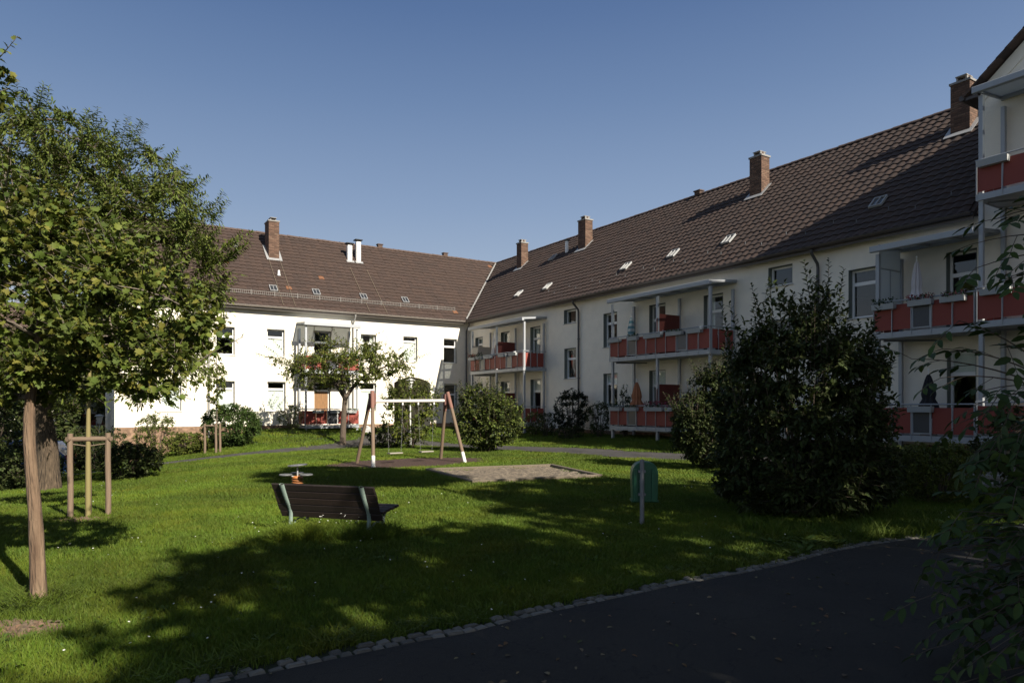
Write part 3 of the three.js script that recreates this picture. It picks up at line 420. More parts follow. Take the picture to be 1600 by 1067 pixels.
// ---------------------------------------------------------------- balcony towers of steel with red panels
const clothG = RNG(31);
function balcony(F, label, x0, bays, bw, levels, canopyY, o = {}) {
  const t = thing('balcony_tower', label, 'balcony', F.pos.clone(), F.turn, 'steel balcony towers on the courtyard walls');
  const x1 = x0 + bays * bw, zf = 1.34, zr = .13, zp = 1.47, yb = o.foot ?? .3, H0 = .72;
  for (let i = 0; i <= bays; i++) for (const z of [zf, zr]) { if (o.skipRight && i === bays) continue; const x = x0 + i * bw; const m = mesh('post', roundBox(.105, canopyY - .04 - yb + .3, .105, .008), Mt.steel, t); m.position.set(x, (canopyY - .04 + yb - .3) / 2, z); mesh('base_plate', bx(.2, .02, .2, x, yb + .01, z), Mt.steel, t); }
  for (const y of levels) {
    const xa = x0 - .09, xb = x1 + (o.skipRight ? -.02 : .09);
    mesh('slab', metric(join([bb(xa + .03, xb - .03, y - .11, y, .01, zf + .02)]), 1), Mt.slab, t);
    mesh('edge_beam', join([bb(xa, xb, y - .14, y + .02, zp - .07, zp - .02), bb(xa, xa + .028, y - .14, y + .02, .02, zp - .071), bb(xb - .028, xb, y - .14, y + .02, .02, zp - .071)]), Mt.steel, t);
    const n = bays * 5, pw = (xb - xa - .04) / n;
    for (let i = 0; i < n; i++) { // front infill: every middle panel of a bay is grey glass
      const px = xa + .02 + pw * (i + .5), grey = i % 5 === 2 ? !(o.noGrey?.includes(y)) : false;
      mesh('panel', bx(pw - .035, H0 - .02, .014, px, y + .07 + H0 / 2, zp - .045), grey ? Mt.frosted : Mt.red, t);
      if (grey) mesh('panel_frame', join([bx(.03, H0 + .02, .03, px - pw / 2 + .035, y + .07 + H0 / 2, zp - .04), bx(.03, H0 + .02, .03, px + pw / 2 - .035, y + .07 + H0 / 2, zp - .04), bx(pw - .1, .03, .03, px, y + .085, zp - .04), bx(pw - .1, .03, .03, px, y + .055 + H0, zp - .04)]), Mt.steel, t);
    }
    for (let i = 0; i <= n; i++) mesh('baluster', bx(.022, .96, .012, xa + .02 + pw * i, y + .38, zp - .012), Mt.steel, t);
    for (const [sx, on] of [[xa, o.leftSide !== false], [xb, !o.skipRight]]) if (on) {
      const s = sx === xa ? 1 : -1; for (let i = 0; i < 3; i++) { const pz = .16 + (zp - .22) * (i + .5) / 3; mesh('panel', bx(.014, H0 - .02, (zp - .22) / 3 - .04, sx + s * .045, y + .07 + H0 / 2, pz), Mt.red, t); }
      for (let i = 0; i <= 3; i++) mesh('baluster', bx(.012, .96, .022, sx + s * .012, y + .38, .16 + (zp - .22) * i / 3), Mt.steel, t);
      mesh('handrail', cyl(V(sx + s * .012, y + .875, .03), V(sx + s * .012, y + .875, zp - .012), .021, .021, 8), Mt.steel, t);
    }
    mesh('handrail', cyl(V(xa, y + .875, zp - .012), V(xb, y + .875, zp - .012), .021, .021, 8), Mt.steel, t);
    // diagonal brace and drain pipe under the deck
    if (y > 2) mesh('drain_pipe', tube([V(x0 + .1, y - .19, zf - .1), V(x0 + .5, y - .2, zf - .3), V(x0 + 1.2, y - .22, .5)], [.028, .028, .028], 7), Mt.steelDark, t);
  }
  // canopy: front beam, rafters, milky panes falling to the front gutter
  const cy = canopyY, xa = x0 - .14, xb = x1 + (o.skipRight ? -.02 : .14);
  mesh('canopy_beam', roundBox(xb - xa, .17, .13, .015).translate((xa + xb) / 2, cy + .085, zp + .03), Mt.steel, t);
  mesh('canopy_beam', bb(xa + .05, xb - .05, cy + .17, cy + .29, .02, .08), Mt.steel, t);
  const np = Math.max(3, bays * 3), a = Math.atan2(.13, zp - .05);
  for (let i = 0; i <= np; i++) mesh('rafter', bx(.05, .09, zp - .06, xa + .04 + (xb - xa - .08) * i / np, cy + .19, zp / 2 + .02, a), Mt.steel, t);
  for (let i = 0; i < np; i++) mesh('canopy_pane', bx((xb - xa - .08) / np - .05, .012, zp - .1, xa + .04 + (xb - xa - .08) * (i + .5) / np, cy + .212, zp / 2 + .02, a), Mt.milk, t);
  for (const s of o.screens ?? []) { // privacy screens between two flats
    const sh = new THREE.Shape([[.1, s.y + .03], [1.42, s.y + .03], [1.42, s.y + s.h - .22], [1.28, s.y + s.h], [.1, s.y + s.h]].map(([z, y]) => new THREE.Vector2(z, y)));
    const g = metric(new THREE.ExtrudeGeometry(sh, { depth: .035, bevelEnabled: false }), 1).rotateY(-Math.PI / 2).translate(s.x + .017 + .075, 0, 0);
    mesh('privacy_screen', g, s.mat ?? Mt.redDark, t);
  }
  for (const s of o.glassEnd ?? []) { const x = x0 - .0; mesh('side_glass', join([bx(.012, 1.0, .52, x, s + 1.5 - .1, .42), bx(.012, 1.0, .52, x, s + 1.4, 1.0)]), Mt.milk, t); mesh('side_glass', bx(.012, .62, 1.1, x, s + 2.25, .73), Mt.milk, t); mesh('side_glass_frame', join([bx(.035, .035, 1.14, x, s + 1.92, .73), bx(.035, 1.05, .03, x, s + 1.4, .72), bx(.035, .03, 1.14, x, s + 2.57, .73)]), Mt.steel, t); }
  return t;
}
balcony(FR, 'two-storey double balcony beside the inner corner, with rust red panels and beige end screen', 2.8, 2, 2.71, [.85, 3.70], 6.1, { foot: .42, screens: [{ x: 5.45, y: 3.7, h: 1.55 }, { x: 5.45, y: .85, h: 1.62 }, { x: 2.78, y: 3.7, h: 1.5, mat: Mt.beige }] });
balcony(FR, 'two-storey double balcony in the middle of the shaded wing, orange umbrella below', 15.08, 2, 2.68, [.88, 3.76], 6.12, { foot: .33, screens: [{ x: 17.72, y: 3.76, h: 1.62 }, { x: 17.72, y: .88, h: 1.72 }] });
balcony(FR, 'two-storey single balcony with frosted end glass, next to the tall tower', 26.63, 1, 2.6, [.9, 3.78], 6.12, { foot: .32, skipRight: true, glassEnd: [3.78], leftSide: true });
balcony(FR, 'three-storey balcony tower at the right edge with dark red panels', 29.31, 1, 2.75, [.95, 3.85, 7.08], 9.66, { foot: .3, leftSide: true });
balcony(FL, 'two-storey balcony on the sunlit wing behind the small tree', -10.5, 1, 2.78, [.72, 3.62], 5.98, { foot: .3, noGrey: [] });

// ---------------------------------------------------------------- closed parasols, planters, cups
function parasol(F, x, y, z, h, r, cols, label, name = 'closed_parasol', tilt = 0) {
  const t = thing(name, label, 'parasol', toW(F, x, y, z), F.turn, 'closed parasols on the balconies');
  mesh('pole', cyl(V(0, 0, 0), V(0, h + .12, 0), .018, .016, 8), Mt.white, t); mesh('foot', new THREE.CylinderGeometry(.2, .23, .07, 14).translate(0, .035, 0), Mt.concrete, t);
  const n = 48, m = 22, pos = [], col = [], idx = [], y0 = h * .28, y1 = h;
  for (let j = 0; j <= m; j++) { const v = j / m, yy = y0 + (y1 - y0) * v; for (let i = 0; i <= n; i++) { const a = i / n * 6.2832, tie = 1 - .3 * Math.exp(-(((v - .45) / .07) ** 2)), env = (1 - v) ** .7 * tie, rr = (.03 + r * env) * (1 + .22 * Math.cos(a * 8 + v * 1.5)); pos.push(rr * Math.cos(a), yy + (j === 0 ? .05 * Math.cos(a * 8) : 0), rr * Math.sin(a)); const c = cols[cols.length > 1 ? (Math.floor(v * 11) % 2) : 0]; col.push(...c); } }
  for (let j = 0; j < m; j++) for (let i = 0; i < n; i++) { const a = j * (n + 1) + i, b = a + n + 1; idx.push(a, b, a + 1, a + 1, b, b + 1); }
  const g = new THREE.BufferGeometry(); g.setAttribute('position', new THREE.Float32BufferAttribute(pos, 3)); g.setAttribute('color', new THREE.Float32BufferAttribute(col, 3)); g.setIndex(idx); g.computeVertexNormals();
  mesh('folded_cloth', g, new THREE.MeshStandardMaterial({ vertexColors: true, roughness: .9 }), t);
  mesh('finial', new THREE.SphereGeometry(.03, 8, 6).translate(0, h + .13, 0), Mt.white, t);
  if (tilt) t.rotation.z = tilt;
}
parasol(FR, 4.95, 3.7, 1.15, 2.02, .17, [[.74, .66, .58]], 'cream closed parasol on the upper balcony by the corner');
parasol(FR, 15.75, 3.76, .9, 1.72, .19, [[.5, .52, .5], [.11, .25, .27]], 'teal and white striped closed parasol on the middle upper balcony');
parasol(FR, 16.25, .88, 1.05, 1.85, .27, [[.36, .14, .065]], 'orange closed parasol on the middle ground-floor balcony');
parasol(FR, 27.45, 3.78, .85, 2.0, .17, [[.62, .57, .56]], 'tall white closed parasol on the balcony with frosted end glass');
parasol(FR, 27.75, .9, .8, 1.7, .24, [[.02, .02, .024]], 'black closed parasol on the ground-floor balcony near the right edge');

// leaf shapes: tip along +y, length 1
function leafGeo(kind) {
  let pts; // outline of the right half from base to tip
  if (kind === 'maple') pts = [[.0, 0], [.16, .06], [.36, .1], [.30, .28], [.52, .40], [.34, .52], [.36, .74], [.18, .70], [0, 1]];
  else if (kind === 'lance') pts = [[0, 0], [.10, .2], [.15, .45], [.11, .72], [0, 1]];
  else if (kind === 'oval') pts = [[0, 0], [.2, .18], [.29, .45], [.22, .75], [0, 1]];
  else pts = [[0, 0], [.17, .2], [.23, .5], [.14, .8], [0, 1]];
  const pos = [], idx = [], n = pts.length, bend = kind === 'maple' ? .10 : .16;
  const z = (x, y) => Math.abs(x) * .35 - bend * y * y;
  const mid = pts.map(([, y]) => [0, y, z(0, y)]);
  for (let i = 0; i < n; i++) { pos.push(...mid[i]); pos.push(pts[i][0], pts[i][1], z(pts[i][0], pts[i][1])); pos.push(-pts[i][0], pts[i][1], z(pts[i][0], pts[i][1])); }
  for (let i = 0; i < n - 1; i++) { const a = i * 3, b = a + 3; const e0 = i === 0, e1 = i === n - 2; if (!e0) idx.push(a, a + 1, b, a, b, a + 2); if (!e1) idx.push(a + 1, b + 1, b, a + 2, b, b + 2); if (e0) ; }
  const g = new THREE.BufferGeometry(); g.setAttribute('position', new THREE.Float32BufferAttribute(pos, 3)); g.setIndex(idx); g.computeVertexNormals(); return g;
}
const LG = { maple: leafGeo('maple'), lance: leafGeo('lance'), oval: leafGeo('oval'), plain: leafGeo('plain') };
const leafMat = (k = 1) => new THREE.MeshPhysicalMaterial({ color: lin(k, k, k), roughness: .62, transmission: .36, thickness: 0, side: THREE.DoubleSide, specularIntensity: .28 });
const leafM = leafMat();
const qa = new THREE.Quaternion(), bm = new THREE.Matrix4();
function leafMatrix(p, dir, nor, s) {
  const y = dir.clone().normalize(); let x = y.clone().cross(nor); if (x.lengthSq() < 1e-5) x = y.clone().cross(V(1, 0, .3)); x.normalize(); const z = x.clone().cross(y);
  return new THREE.Matrix4().makeBasis(x.multiplyScalar(s), y.multiplyScalar(s), z.multiplyScalar(s)).setPosition(p);
}
const rv = (f) => { let v; do v = V(f() * 2 - 1, f() * 2 - 1, f() * 2 - 1); while (v.lengthSq() > 1); return v; };
function instances(name, geo, mat, list, parent, kind = 'stuff') { // list: {m, c}
  const im = new THREE.InstancedMesh(geo, mat, list.length); im.name = name; im.castShadow = im.receiveShadow = true;
  list.forEach((q, i) => { im.setMatrixAt(i, q.m); im.setColorAt(i, q.c); }); im.userData.kind = kind; parent.add(im); return im;
}
const pick = (a, f) => a[Math.floor(f() * a.length)];
const tone = (c, f, v = .28) => { const k = 1 + (f() - .5) * 2 * v; return lin(c[0] * k * (1 + (f() - .5) * .22), c[1] * k, c[2] * k * (1 + (f() - .5) * .3)); };
let planterN = 0;
function planter(F, x, y, len, label, bloom, z = 1.53) {
  const t = thing('planter_box', label, 'planter', toW(F, x, y, z), F.turn, 'planter boxes on the balcony rails'); const f = RNG(100 + ++planterN);
  const s = new THREE.Shape([[-.075, 0], [.075, 0], [.095, .16], [.07, .16], [.055, .03], [-.055, .03], [-.07, .16], [-.095, .16]].map(([a, b]) => new THREE.Vector2(a, b)));
  mesh('trough', join([new THREE.ExtrudeGeometry(s, { depth: len, bevelEnabled: false }).translate(0, 0, -len / 2).rotateY(Math.PI / 2), bx(.012, .15, .15, -len / 2 + .006, .08, 0), bx(.012, .15, .15, len / 2 - .006, .08, 0)]), Mt.boxGrey, t);
  mesh('soil', bx(len - .03, .03, .13, 0, .12, 0), std([.035, .025, .02], 1), t);
  if (bloom) {
    const leaves = [], fl = [], hgt = bloom.h ?? .16; for (let i = 0; i < len * 170; i++) { const p = V(R(-len / 2, len / 2, f), .13 + Math.abs(f() * hgt), R(-.1, .12, f)); leaves.push({ m: leafMatrix(p, rv(f).add(V(0, .5, .4)), V(0, 1, .3).add(rv(f)), R(.04, .075, f)), c: tone([.035, .07, .018], f) }); }
    if (bloom.trail) for (let i = 0; i < len * 190; i++) { const d = f(); leaves.push({ m: leafMatrix(V(R(-len / 2, len / 2, f) * (1 - .3 * d), .15 - d * bloom.trail, .11 + R(-.03, .05, f)), V(0, -1, .3).add(rv(f)), V(0, .2, 1).add(rv(f)), R(.04, .075, f)), c: tone([.035, .075, .02], f) }); }
    instances('foliage', LG.oval, leafM, leaves, t);
    if (bloom.c) { for (let i = 0; i < len * 60; i++) { const p = V(R(-len / 2, len / 2, f), .15 + f() * hgt, R(-.1, .13, f)); for (let k = 0; k < 5; k++) fl.push({ m: leafMatrix(p.clone().add(rv(f).multiplyScalar(.02)), rv(f).add(V(0, .3, .2)), rv(f), R(.03, .045, f)), c: tone(bloom.c, f, .2) }); } instances('blossom', LG.oval, std([1, 1, 1], .8, { side: THREE.DoubleSide }), fl, t); }
  }
}
const yR = 4.40, yG = 1.53;
planter(FR, 3.15, 4.36, .75, 'planter with red flowers at the far end of the corner upper balcony', { c: [.40, .05, .035], h: .2 });
planter(FR, 3.95, 4.36, .62, 'planter with plants trailing over the corner upper balcony panels', { trail: .72, h: .24 });
planter(FR, 4.9, 4.36, .8, 'bare grey planter in front of the cream parasol', null);
planter(FR, 6.35, 4.36, .6, 'short bare grey planter left of the grey panel on the corner upper balcony', null);
planter(FR, 7.45, 4.36, .7, 'bare grey planter at the near end of the corner upper balcony', null);
planter(FR, 15.4, 4.42, .72, 'bare grey planter at the far end of the middle upper balcony', null);
planter(FR, 16.55, 4.42, .55, 'small grey planter with dry twigs on the middle upper balcony', { h: .12 });
planter(FR, 17.7, 4.42, .95, 'long bare grey planter under the red screen of the middle upper balcony', null);
planter(FR, 18.85, 4.42, .8, 'grey planter above the dark glass panel of the middle upper balcony', { h: .08 });
planter(FR, 19.85, 4.42, .7, 'bare grey planter at the near end of the middle upper balcony', null);
planter(FR, 15.45, 1.54, .7, 'green-planted box at the far end of the middle ground-floor balcony', { h: .16 });
planter(FR, 16.45, 1.54, .7, 'planter just below the orange parasol', { h: .1 });
planter(FR, 17.75, 1.54, 1.0, 'planter of dusky pink flowers left part of the middle ground-floor rail', { c: [.36, .06, .12], h: .24 });
planter(FR, 18.9, 1.54, 1.0, 'planter of dusky pink flowers nearest the bush on the middle ground-floor rail', { c: [.36, .06, .12], h: .28 });
planter(FR, 26.9, 4.44, .62, 'planter with sparse greenery beside the frosted end glass', { h: .16 });
planter(FR, 27.9, 4.44, .62, 'planter of dark red flowers in front of the tall white parasol', { c: [.30, .02, .03], h: .15 });
planter(FR, 28.72, 4.44, .6, 'planter of dark foliage in front of the near upper balcony door', { c: [.10, .01, .03], h: .1 });
planter(FR, 27.9, 1.56, .62, 'bare grey planter on the ground-floor rail near the right edge', null);
planter(FR, 29.65, 7.74, .66, 'bare grey planter on the topmost balcony', null);
planter(FR, 29.7, 4.5, .66, 'bare grey planter on the second balcony of the tall tower', null);
planter(FL, -9.9, 1.38, .55, 'white planter left on the sunlit ground-floor rail', null);
planter(FL, -9.0, 1.38, .5, 'white planter in the middle of the sunlit ground-floor rail', null);
planter(FL, -8.1, 1.38, .55, 'white planter right on the sunlit ground-floor rail', { h: .1 });
planter(FL, -9.3, 4.28, .9, 'planter of orange flowers on the sunlit upper balcony', { c: [.5, .14, .05], h: .18 });
function cup(F, x, y, label, z = 1.55) { const t = thing('hanging_pot', label, 'pot', toW(F, x, y, z), F.turn, 'small white pots hooked on the rails'); const pr = [[.0, 0], [.05, 0], [.068, .13], [.06, .13], [.045, .015], [0, .015]].map(([a, b]) => new THREE.Vector2(a, b)); mesh('bowl', new THREE.LatheGeometry(pr, 16), Mt.white, t); mesh('hook', tube([V(0, .12, -.06), V(0, .19, -.07), V(0, .2, -.1)], [.006, .006, .006], 5), Mt.white, t); }
cup(FR, 7.62, 4.44, 'white pot on the rail of the corner upper balcony'); cup(FR, 18.2, 4.5, 'white pot hanging left on the middle upper rail', 1.56); cup(FR, 20.2, 4.52, 'white pot hanging at the near end of the middle upper rail', 1.56);
// ---------------------------------------------------------------- trees and shrubs
const barkMat = (c) => std(c, .95, { bumpMap: rep(T.bark, 2, 1), bumpScale: .03 });
function inBlob(b, f, shell) { const d = rv(f).normalize(), r = shell + (1 - shell) * Math.cbrt(f()); return V(b[0] + d.x * b[3] * r, b[1] + d.y * b[4] * r, b[2] + d.z * b[5] * r); }
// P: root position; everything else relative to it. blobs [cx, cy, cz, rx, ry, rz, share]
function plant(P, o) {
  const f = RNG(o.seed), t = thing(o.name, o.label, o.cat, P, 0, o.group), wood = [], nodes = [], leaves = [];
  const run = (pts, r0, r1, seg) => { const n = pts.length; wood.push(tube(pts, pts.map((_, i) => r0 + (r1 - r0) * (i / (n - 1)) ** .8), seg)); };
  for (const st of o.stems) { const c = new THREE.CatmullRomCurve3(st.pts.map((p) => V(...p))), n = st.n ?? 12, pts = c.getPoints(n); const tb = tube(pts, pts.map((_, i) => { const q = i / n; return (st.r0 + (st.r1 - st.r0) * q + (st.flare ?? 0) * Math.exp(-q * n * .9)) * (1 + .16 * fbm(q * n * .9, o.seed, 2)); }), st.seg ?? 10); if (st.own) { mesh('trunk', tb, o.trunkMat ?? o.bark, t); } else wood.push(tb); pts.forEach((p, i) => { if (i / n >= (st.from ?? .45)) nodes.push({ p, r: st.r0 + (st.r1 - st.r0) * i / n, lvl: 0 }); }); }
  const tot = o.blobs.reduce((s, b) => s + b[6], 0), choose = () => { let k = f() * tot; for (const b of o.blobs) if ((k -= b[6]) <= 0) return b; return o.blobs[0]; };
  const nearest = (p) => { let best = null, bd = 1e9; for (const n of nodes) { const d = n.p.distanceTo(p) + Math.max(0, n.p.y - p.y) * .7; if (d < bd) { bd = d; best = n; } } return best; };
  const grow = (to, r, seg, add, sag) => { const a = nearest(to), L = a.p.distanceTo(to); if (L < .02) return null; const mid = a.p.clone().lerp(to, .5).add(rv(f).multiplyScalar(L * .12)).add(V(0, sag * L, 0)); const c = new THREE.QuadraticBezierCurve3(a.p, mid, to), n = Math.max(3, Math.min(7, Math.ceil(L / .25))), pts = c.getPoints(n); run(pts, Math.min(r, a.r * .75), r * .35, seg); if (add) pts.forEach((p, i) => { if (i > 1) nodes.push({ p, r: r * (1 - .6 * i / n) }); }); return c; };
  for (let i = 0; i < (o.limbs ?? 10); i++) grow(inBlob(choose(), f, .3), o.limbR ?? .05, 6, true, .1);
  for (let i = 0; i < (o.limbs2 ?? 20); i++) grow(inBlob(choose(), f, .55), (o.limbR ?? .05) * .5, 5, true, .06);
  for (let i = 0; i < o.twigs; i++) {
    const tip = inBlob(choose(), f, o.shell ?? .45); if (o.up) tip.y += f() * f() * o.up; if (P.y + tip.y < H(P.x + tip.x, -(P.z + tip.z)) - P.y * 0 + .04) continue;
    const c = grow(tip, o.twigR ?? .009, 3, false, o.sag ?? .05); if (!c) continue;
    const L = c.getLength(), t0 = Math.max(0, 1 - (o.leafRun ?? .7) / L), n = o.perTwig;
    for (let k = 0; k < n; k++) { const q = t0 + (1 - t0) * (k + f()) / n, p = c.getPoint(Math.min(1, q)), tg = c.getTangent(Math.min(1, q)); p.add(rv(f).multiplyScalar(o.spread ?? .06)); const dir = tg.multiplyScalar(o.along ?? .6).add(rv(f)).add(V(0, o.droop ?? -.25, 0)); leaves.push({ p, m: leafMatrix(p, dir, V(0, 1, 0).add(rv(f).multiplyScalar(.9)), R(o.size[0], o.size[1], f)), c: tone(pick(o.cols, f), f, .3) }); }
  }
  const shoot = (a, b, n, sz, droop) => { const mid = a.clone().lerp(b, .5).add(rv(f).multiplyScalar(a.distanceTo(b) * .06)), c = new THREE.QuadraticBezierCurve3(a, mid, b); run(c.getPoints(6), .007, .0025, 4); for (let k = 0; k < n; k++) { const q = .25 + .75 * (k + .5) / n, p = c.getPoint(q), tg = c.getTangent(q), an = k * 2.4 + f(), side = tg.clone().cross(V(Math.cos(an), .1, Math.sin(an))).normalize(); leaves.push({ p, m: leafMatrix(p, side.multiplyScalar(.85).add(tg.multiplyScalar(.6)).add(V(0, droop, 0)), V(0, 1, 0).add(rv(f).multiplyScalar(.4)), sz * R(.75, 1.15, f) * (1.1 - .45 * q)), c: tone(pick(o.cols, f), f, .25) }); } };
  if (o.shoots) for (let i = 0; i < o.shoots.n; i++) { const b = choose(), d = rv(f).normalize(); if (d.y < (o.shoots.minY ?? .1)) d.y = Math.abs(d.y) * .6 + .25; const a = V(b[0] + d.x * b[3] * .8, b[1] + d.y * b[4] * .8, b[2] + d.z * b[5] * .8), L = R(...o.shoots.len, f), e = a.clone().add(V(d.x * .55 * o.shoots.out, d.y * .4 + o.shoots.rise, d.z * .55 * o.shoots.out).normalize().multiplyScalar(L)); shoot(a, e, Math.ceil(L / o.shoots.step), o.shoots.size, o.shoots.droop ?? -.2); }
  if (wood.length) mesh(o.woodName ?? 'branches', join(wood), o.bark, t, o.woodKind);
  const cam = camera.position.clone().sub(P);
  if (o.single) { // the leaves that show largest are meshes of their own
    leaves.sort((a, b) => a.p.distanceTo(cam) - b.p.distanceTo(cam)); const cr = grp('crown', t), mats = o.cols.map((c) => { const m = leafMat(); m.color = lin(...c); return m; });
    const ahead = leaves.filter((l) => { const w = l.p.clone().add(P); return -w.z > .4 && Math.abs(w.x / -w.z) < .72; }).slice(0, o.single), set = new Set(ahead);
    for (const l of ahead) { const m = mesh('leaf', LG[o.leaf], pick(mats, f), cr); m.applyMatrix4(l.m); }
    instances('foliage', LG[o.leaf], leafM, leaves.filter((l) => !set.has(l)), cr);
  } else instances('crown', LG[o.leaf], leafM, leaves, t);
  if (o.flowers) { const fl = []; for (let i = 0; i < o.flowers.n; i++) { const l = pick(leaves, f).p; for (let k = 0; k < 7; k++) fl.push({ m: leafMatrix(l.clone().add(rv(f).multiplyScalar(.02)), rv(f), rv(f), o.flowers.s), c: tone(o.flowers.c, f, .12) }); } instances('blossom', LG.oval, std([1, 1, 1], .7, { side: THREE.DoubleSide }), fl, t); }
  return t;
}
const brown = barkMat([.10, .075, .055]), grey = barkMat([.17, .14, .11]), pale = std([.25, .175, .12], .95, { map: rep(T.trunk, 2, .5), bumpMap: rep(T.bark, 3, 1.2), bumpScale: .02 });
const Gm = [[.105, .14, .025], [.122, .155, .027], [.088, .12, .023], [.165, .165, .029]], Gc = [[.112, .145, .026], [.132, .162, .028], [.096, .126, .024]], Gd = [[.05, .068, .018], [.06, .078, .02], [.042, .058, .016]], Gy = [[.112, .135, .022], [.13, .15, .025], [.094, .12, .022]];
// young maple in front, its bare trunk leaning a little
plant(G(-4.07, 5.97), { name: 'maple_tree', label: 'young maple in the left foreground with large lobed leaves and smooth leaning trunk', cat: 'tree', seed: 1, bark: grey, trunkMat: pale,
  stems: [{ pts: [[0, -.1, 0], [-.03, .7, 0], [-.1, 1.6, -.02], [-.06, 2.4, -.1], [.05, 3.4, -.15]], r0: .065, r1: .022, flare: .012, n: 18, own: true, from: .48 }],
  blobs: [[-.25, 2.72, -.2, 1.12, .92, 1.0, 5], [.65, 2.42, -.3, .78, .55, .8, 1.7], [-.5, 3.25, -.2, .75, .62, .7, 1.7], [.85, 2.05, -.3, .52, .34, .6, .45], [-.5, 2.0, -.2, .8, .3, .7, .9], [-.62, 4.45, 0, .36, .3, .35, .16]], limbs: 20, limbs2: 60, limbR: .022, twigs: 1150, twigR: .003, perTwig: 13, leafRun: .4, spread: .07, size: [.034, .085], up: .2, shoots: { n: 70, len: [.25, .6], out: 1.4, rise: .3, step: .045, size: .07, droop: -.4 }, leaf: 'maple', cols: Gm, droop: -.45, shell: .25, single: 300 });
// big tree behind it
plant(G(-11, 16.4), { name: 'cherry_tree', label: 'large old tree with thick mottled trunk and narrow leaves at the left', cat: 'tree', seed: 2, bark: brown, trunkMat: std([.17, .13, .09], .95, { map: rep(T.soil, 1.3, .5), bumpMap: rep(T.bark, 1.5, .7), bumpScale: .06 }),
  stems: [{ pts: [[0, -.2, 0], [.02, 1, 0], [-.05, 2.2, .1], [.1, 3.6, 0], [.1, 6, 0]], r0: .27, r1: .07, flare: .14, n: 20, seg: 14, own: true, from: .4 }, { pts: [[0, 1.9, 0], [-.9, 3, .2], [-2, 4.6, .3]], r0: .15, r1: .05 }, { pts: [[0, 2.1, 0], [.9, 3.2, .4], [1.9, 4.5, .6]], r0: .15, r1: .05 }, { pts: [[.05, 2.6, 0], [.3, 4, -1], [.4, 5.4, -1.6]], r0: .12, r1: .04 }],
  blobs: [[.4, 5.0, .2, 3.7, 3.2, 3.2, 6], [.9, 6.5, 0, 2.9, 2.1, 2.5, 4.6], [-.7, 7.3, 0, 2.3, 2.0, 2.3, 3.4], [2.8, 5.0, .6, 1.9, 2.1, 1.9, 3.0], [2.3, 2.95, .6, 2.2, 1.15, 1.8, 1.3], [-1.5, 2.9, .4, 2.4, 1.0, 1.8, 1.6], [-3, 5.5, 0, 2.5, 2.8, 2.4, 2.4]], limbs: 34, limbs2: 130, limbR: .06, twigs: 3900, twigR: .007, perTwig: 23, leafRun: .95, spread: .08, size: [.08, .15], leaf: 'lance', cols: Gc, droop: -.1, along: 1.1, sag: .1, shell: .3, up: .2, shoots: { n: 420, len: [.4, .95], out: 1.3, rise: .45, step: .022, size: .17, droop: -.35 } });
// small spreading tree before the sunlit wing
plant(G(-8.04, 32.9), { name: 'apple_tree', label: 'small spreading tree with forked trunk in front of the sunlit wing', cat: 'tree', seed: 3, bark: brown,
  stems: [{ pts: [[0, -.1, 0], [.05, 1.2, 0], [.12, 2.3, 0]], r0: .15, r1: .11, flare: .05, own: true, from: 1 }, { pts: [[.12, 2.2, 0], [-.3, 2.9, .1], [-.9, 3.5, 0], [-1.9, 3.9, .2]], r0: .1, r1: .03, from: .2 }, { pts: [[.12, 2.2, 0], [.5, 2.8, -.2], [1.1, 3.3, 0], [2.2, 3.8, -.1]], r0: .1, r1: .03, from: .2 }, { pts: [[.12, 2.2, 0], [.1, 3, .5], [.2, 3.7, .9]], r0: .07, r1: .03, from: .2 }],
  blobs: [[.2, 3.55, 0, 2.5, .95, 2.1, 5], [-1.3, 3.35, 0, 1.7, .95, 1.4, 2], [1.8, 3.75, 0, 1.7, .85, 1.4, 2], [-2.2, 4.0, 0, 1.4, .4, 1, .5], [.3, 4.5, 0, 1.6, .6, 1.4, .7]], limbs: 16, limbs2: 40, limbR: .035, twigs: 820, twigR: .006, perTwig: 14, leafRun: .7, spread: .06, size: [.08, .13], leaf: 'oval', cols: Gy, shell: .3, sag: .08, up: .3, shoots: { n: 120, len: [.5, 1.3], out: 1.6, rise: .15, step: .07, size: .12 } });
// slim young tree held by stakes in front of the left shrubs
plant(G(-12.7, 29.8), { name: 'young_tree', label: 'slim columnar young tree between two stakes before the sunlit wing', cat: 'tree', seed: 4, bark: brown, stems: [{ pts: [[0, -.1, 0], [.02, 2, 0], [0, 4.1, 0]], r0: .035, r1: .012, own: true, from: .25 }], blobs: [[0, 3, 0, .42, 1.25, .42, 1]], limbs: 6, limbs2: 14, limbR: .012, twigs: 110, twigR: .005, perTwig: 12, leafRun: .4, size: [.08, .13], leaf: 'oval', cols: Gy, shell: .2 });
plant(G(-6.54, 10.7), { name: 'young_tree', label: 'greenish-stemmed young tree inside the post frame in the left foreground', cat: 'tree', seed: 5, bark: grey, trunkMat: std([.20, .165, .065], .8, { bumpMap: rep(T.streak, 2), bumpScale: .004 }), stems: [{ pts: [[0, -.1, 0], [0, 1, 0], [.01, 1.9, 0], [.05, 3, 0]], r0: .042, r1: .02, own: true, n: 14, from: .55 }], blobs: [[0, 2.6, 0, .85, .75, .8, 1]], limbs: 8, limbs2: 16, limbR: .014, twigs: 150, twigR: .004, perTwig: 11, leafRun: .4, size: [.08, .12], leaf: 'maple', cols: Gm, shell: .3 });
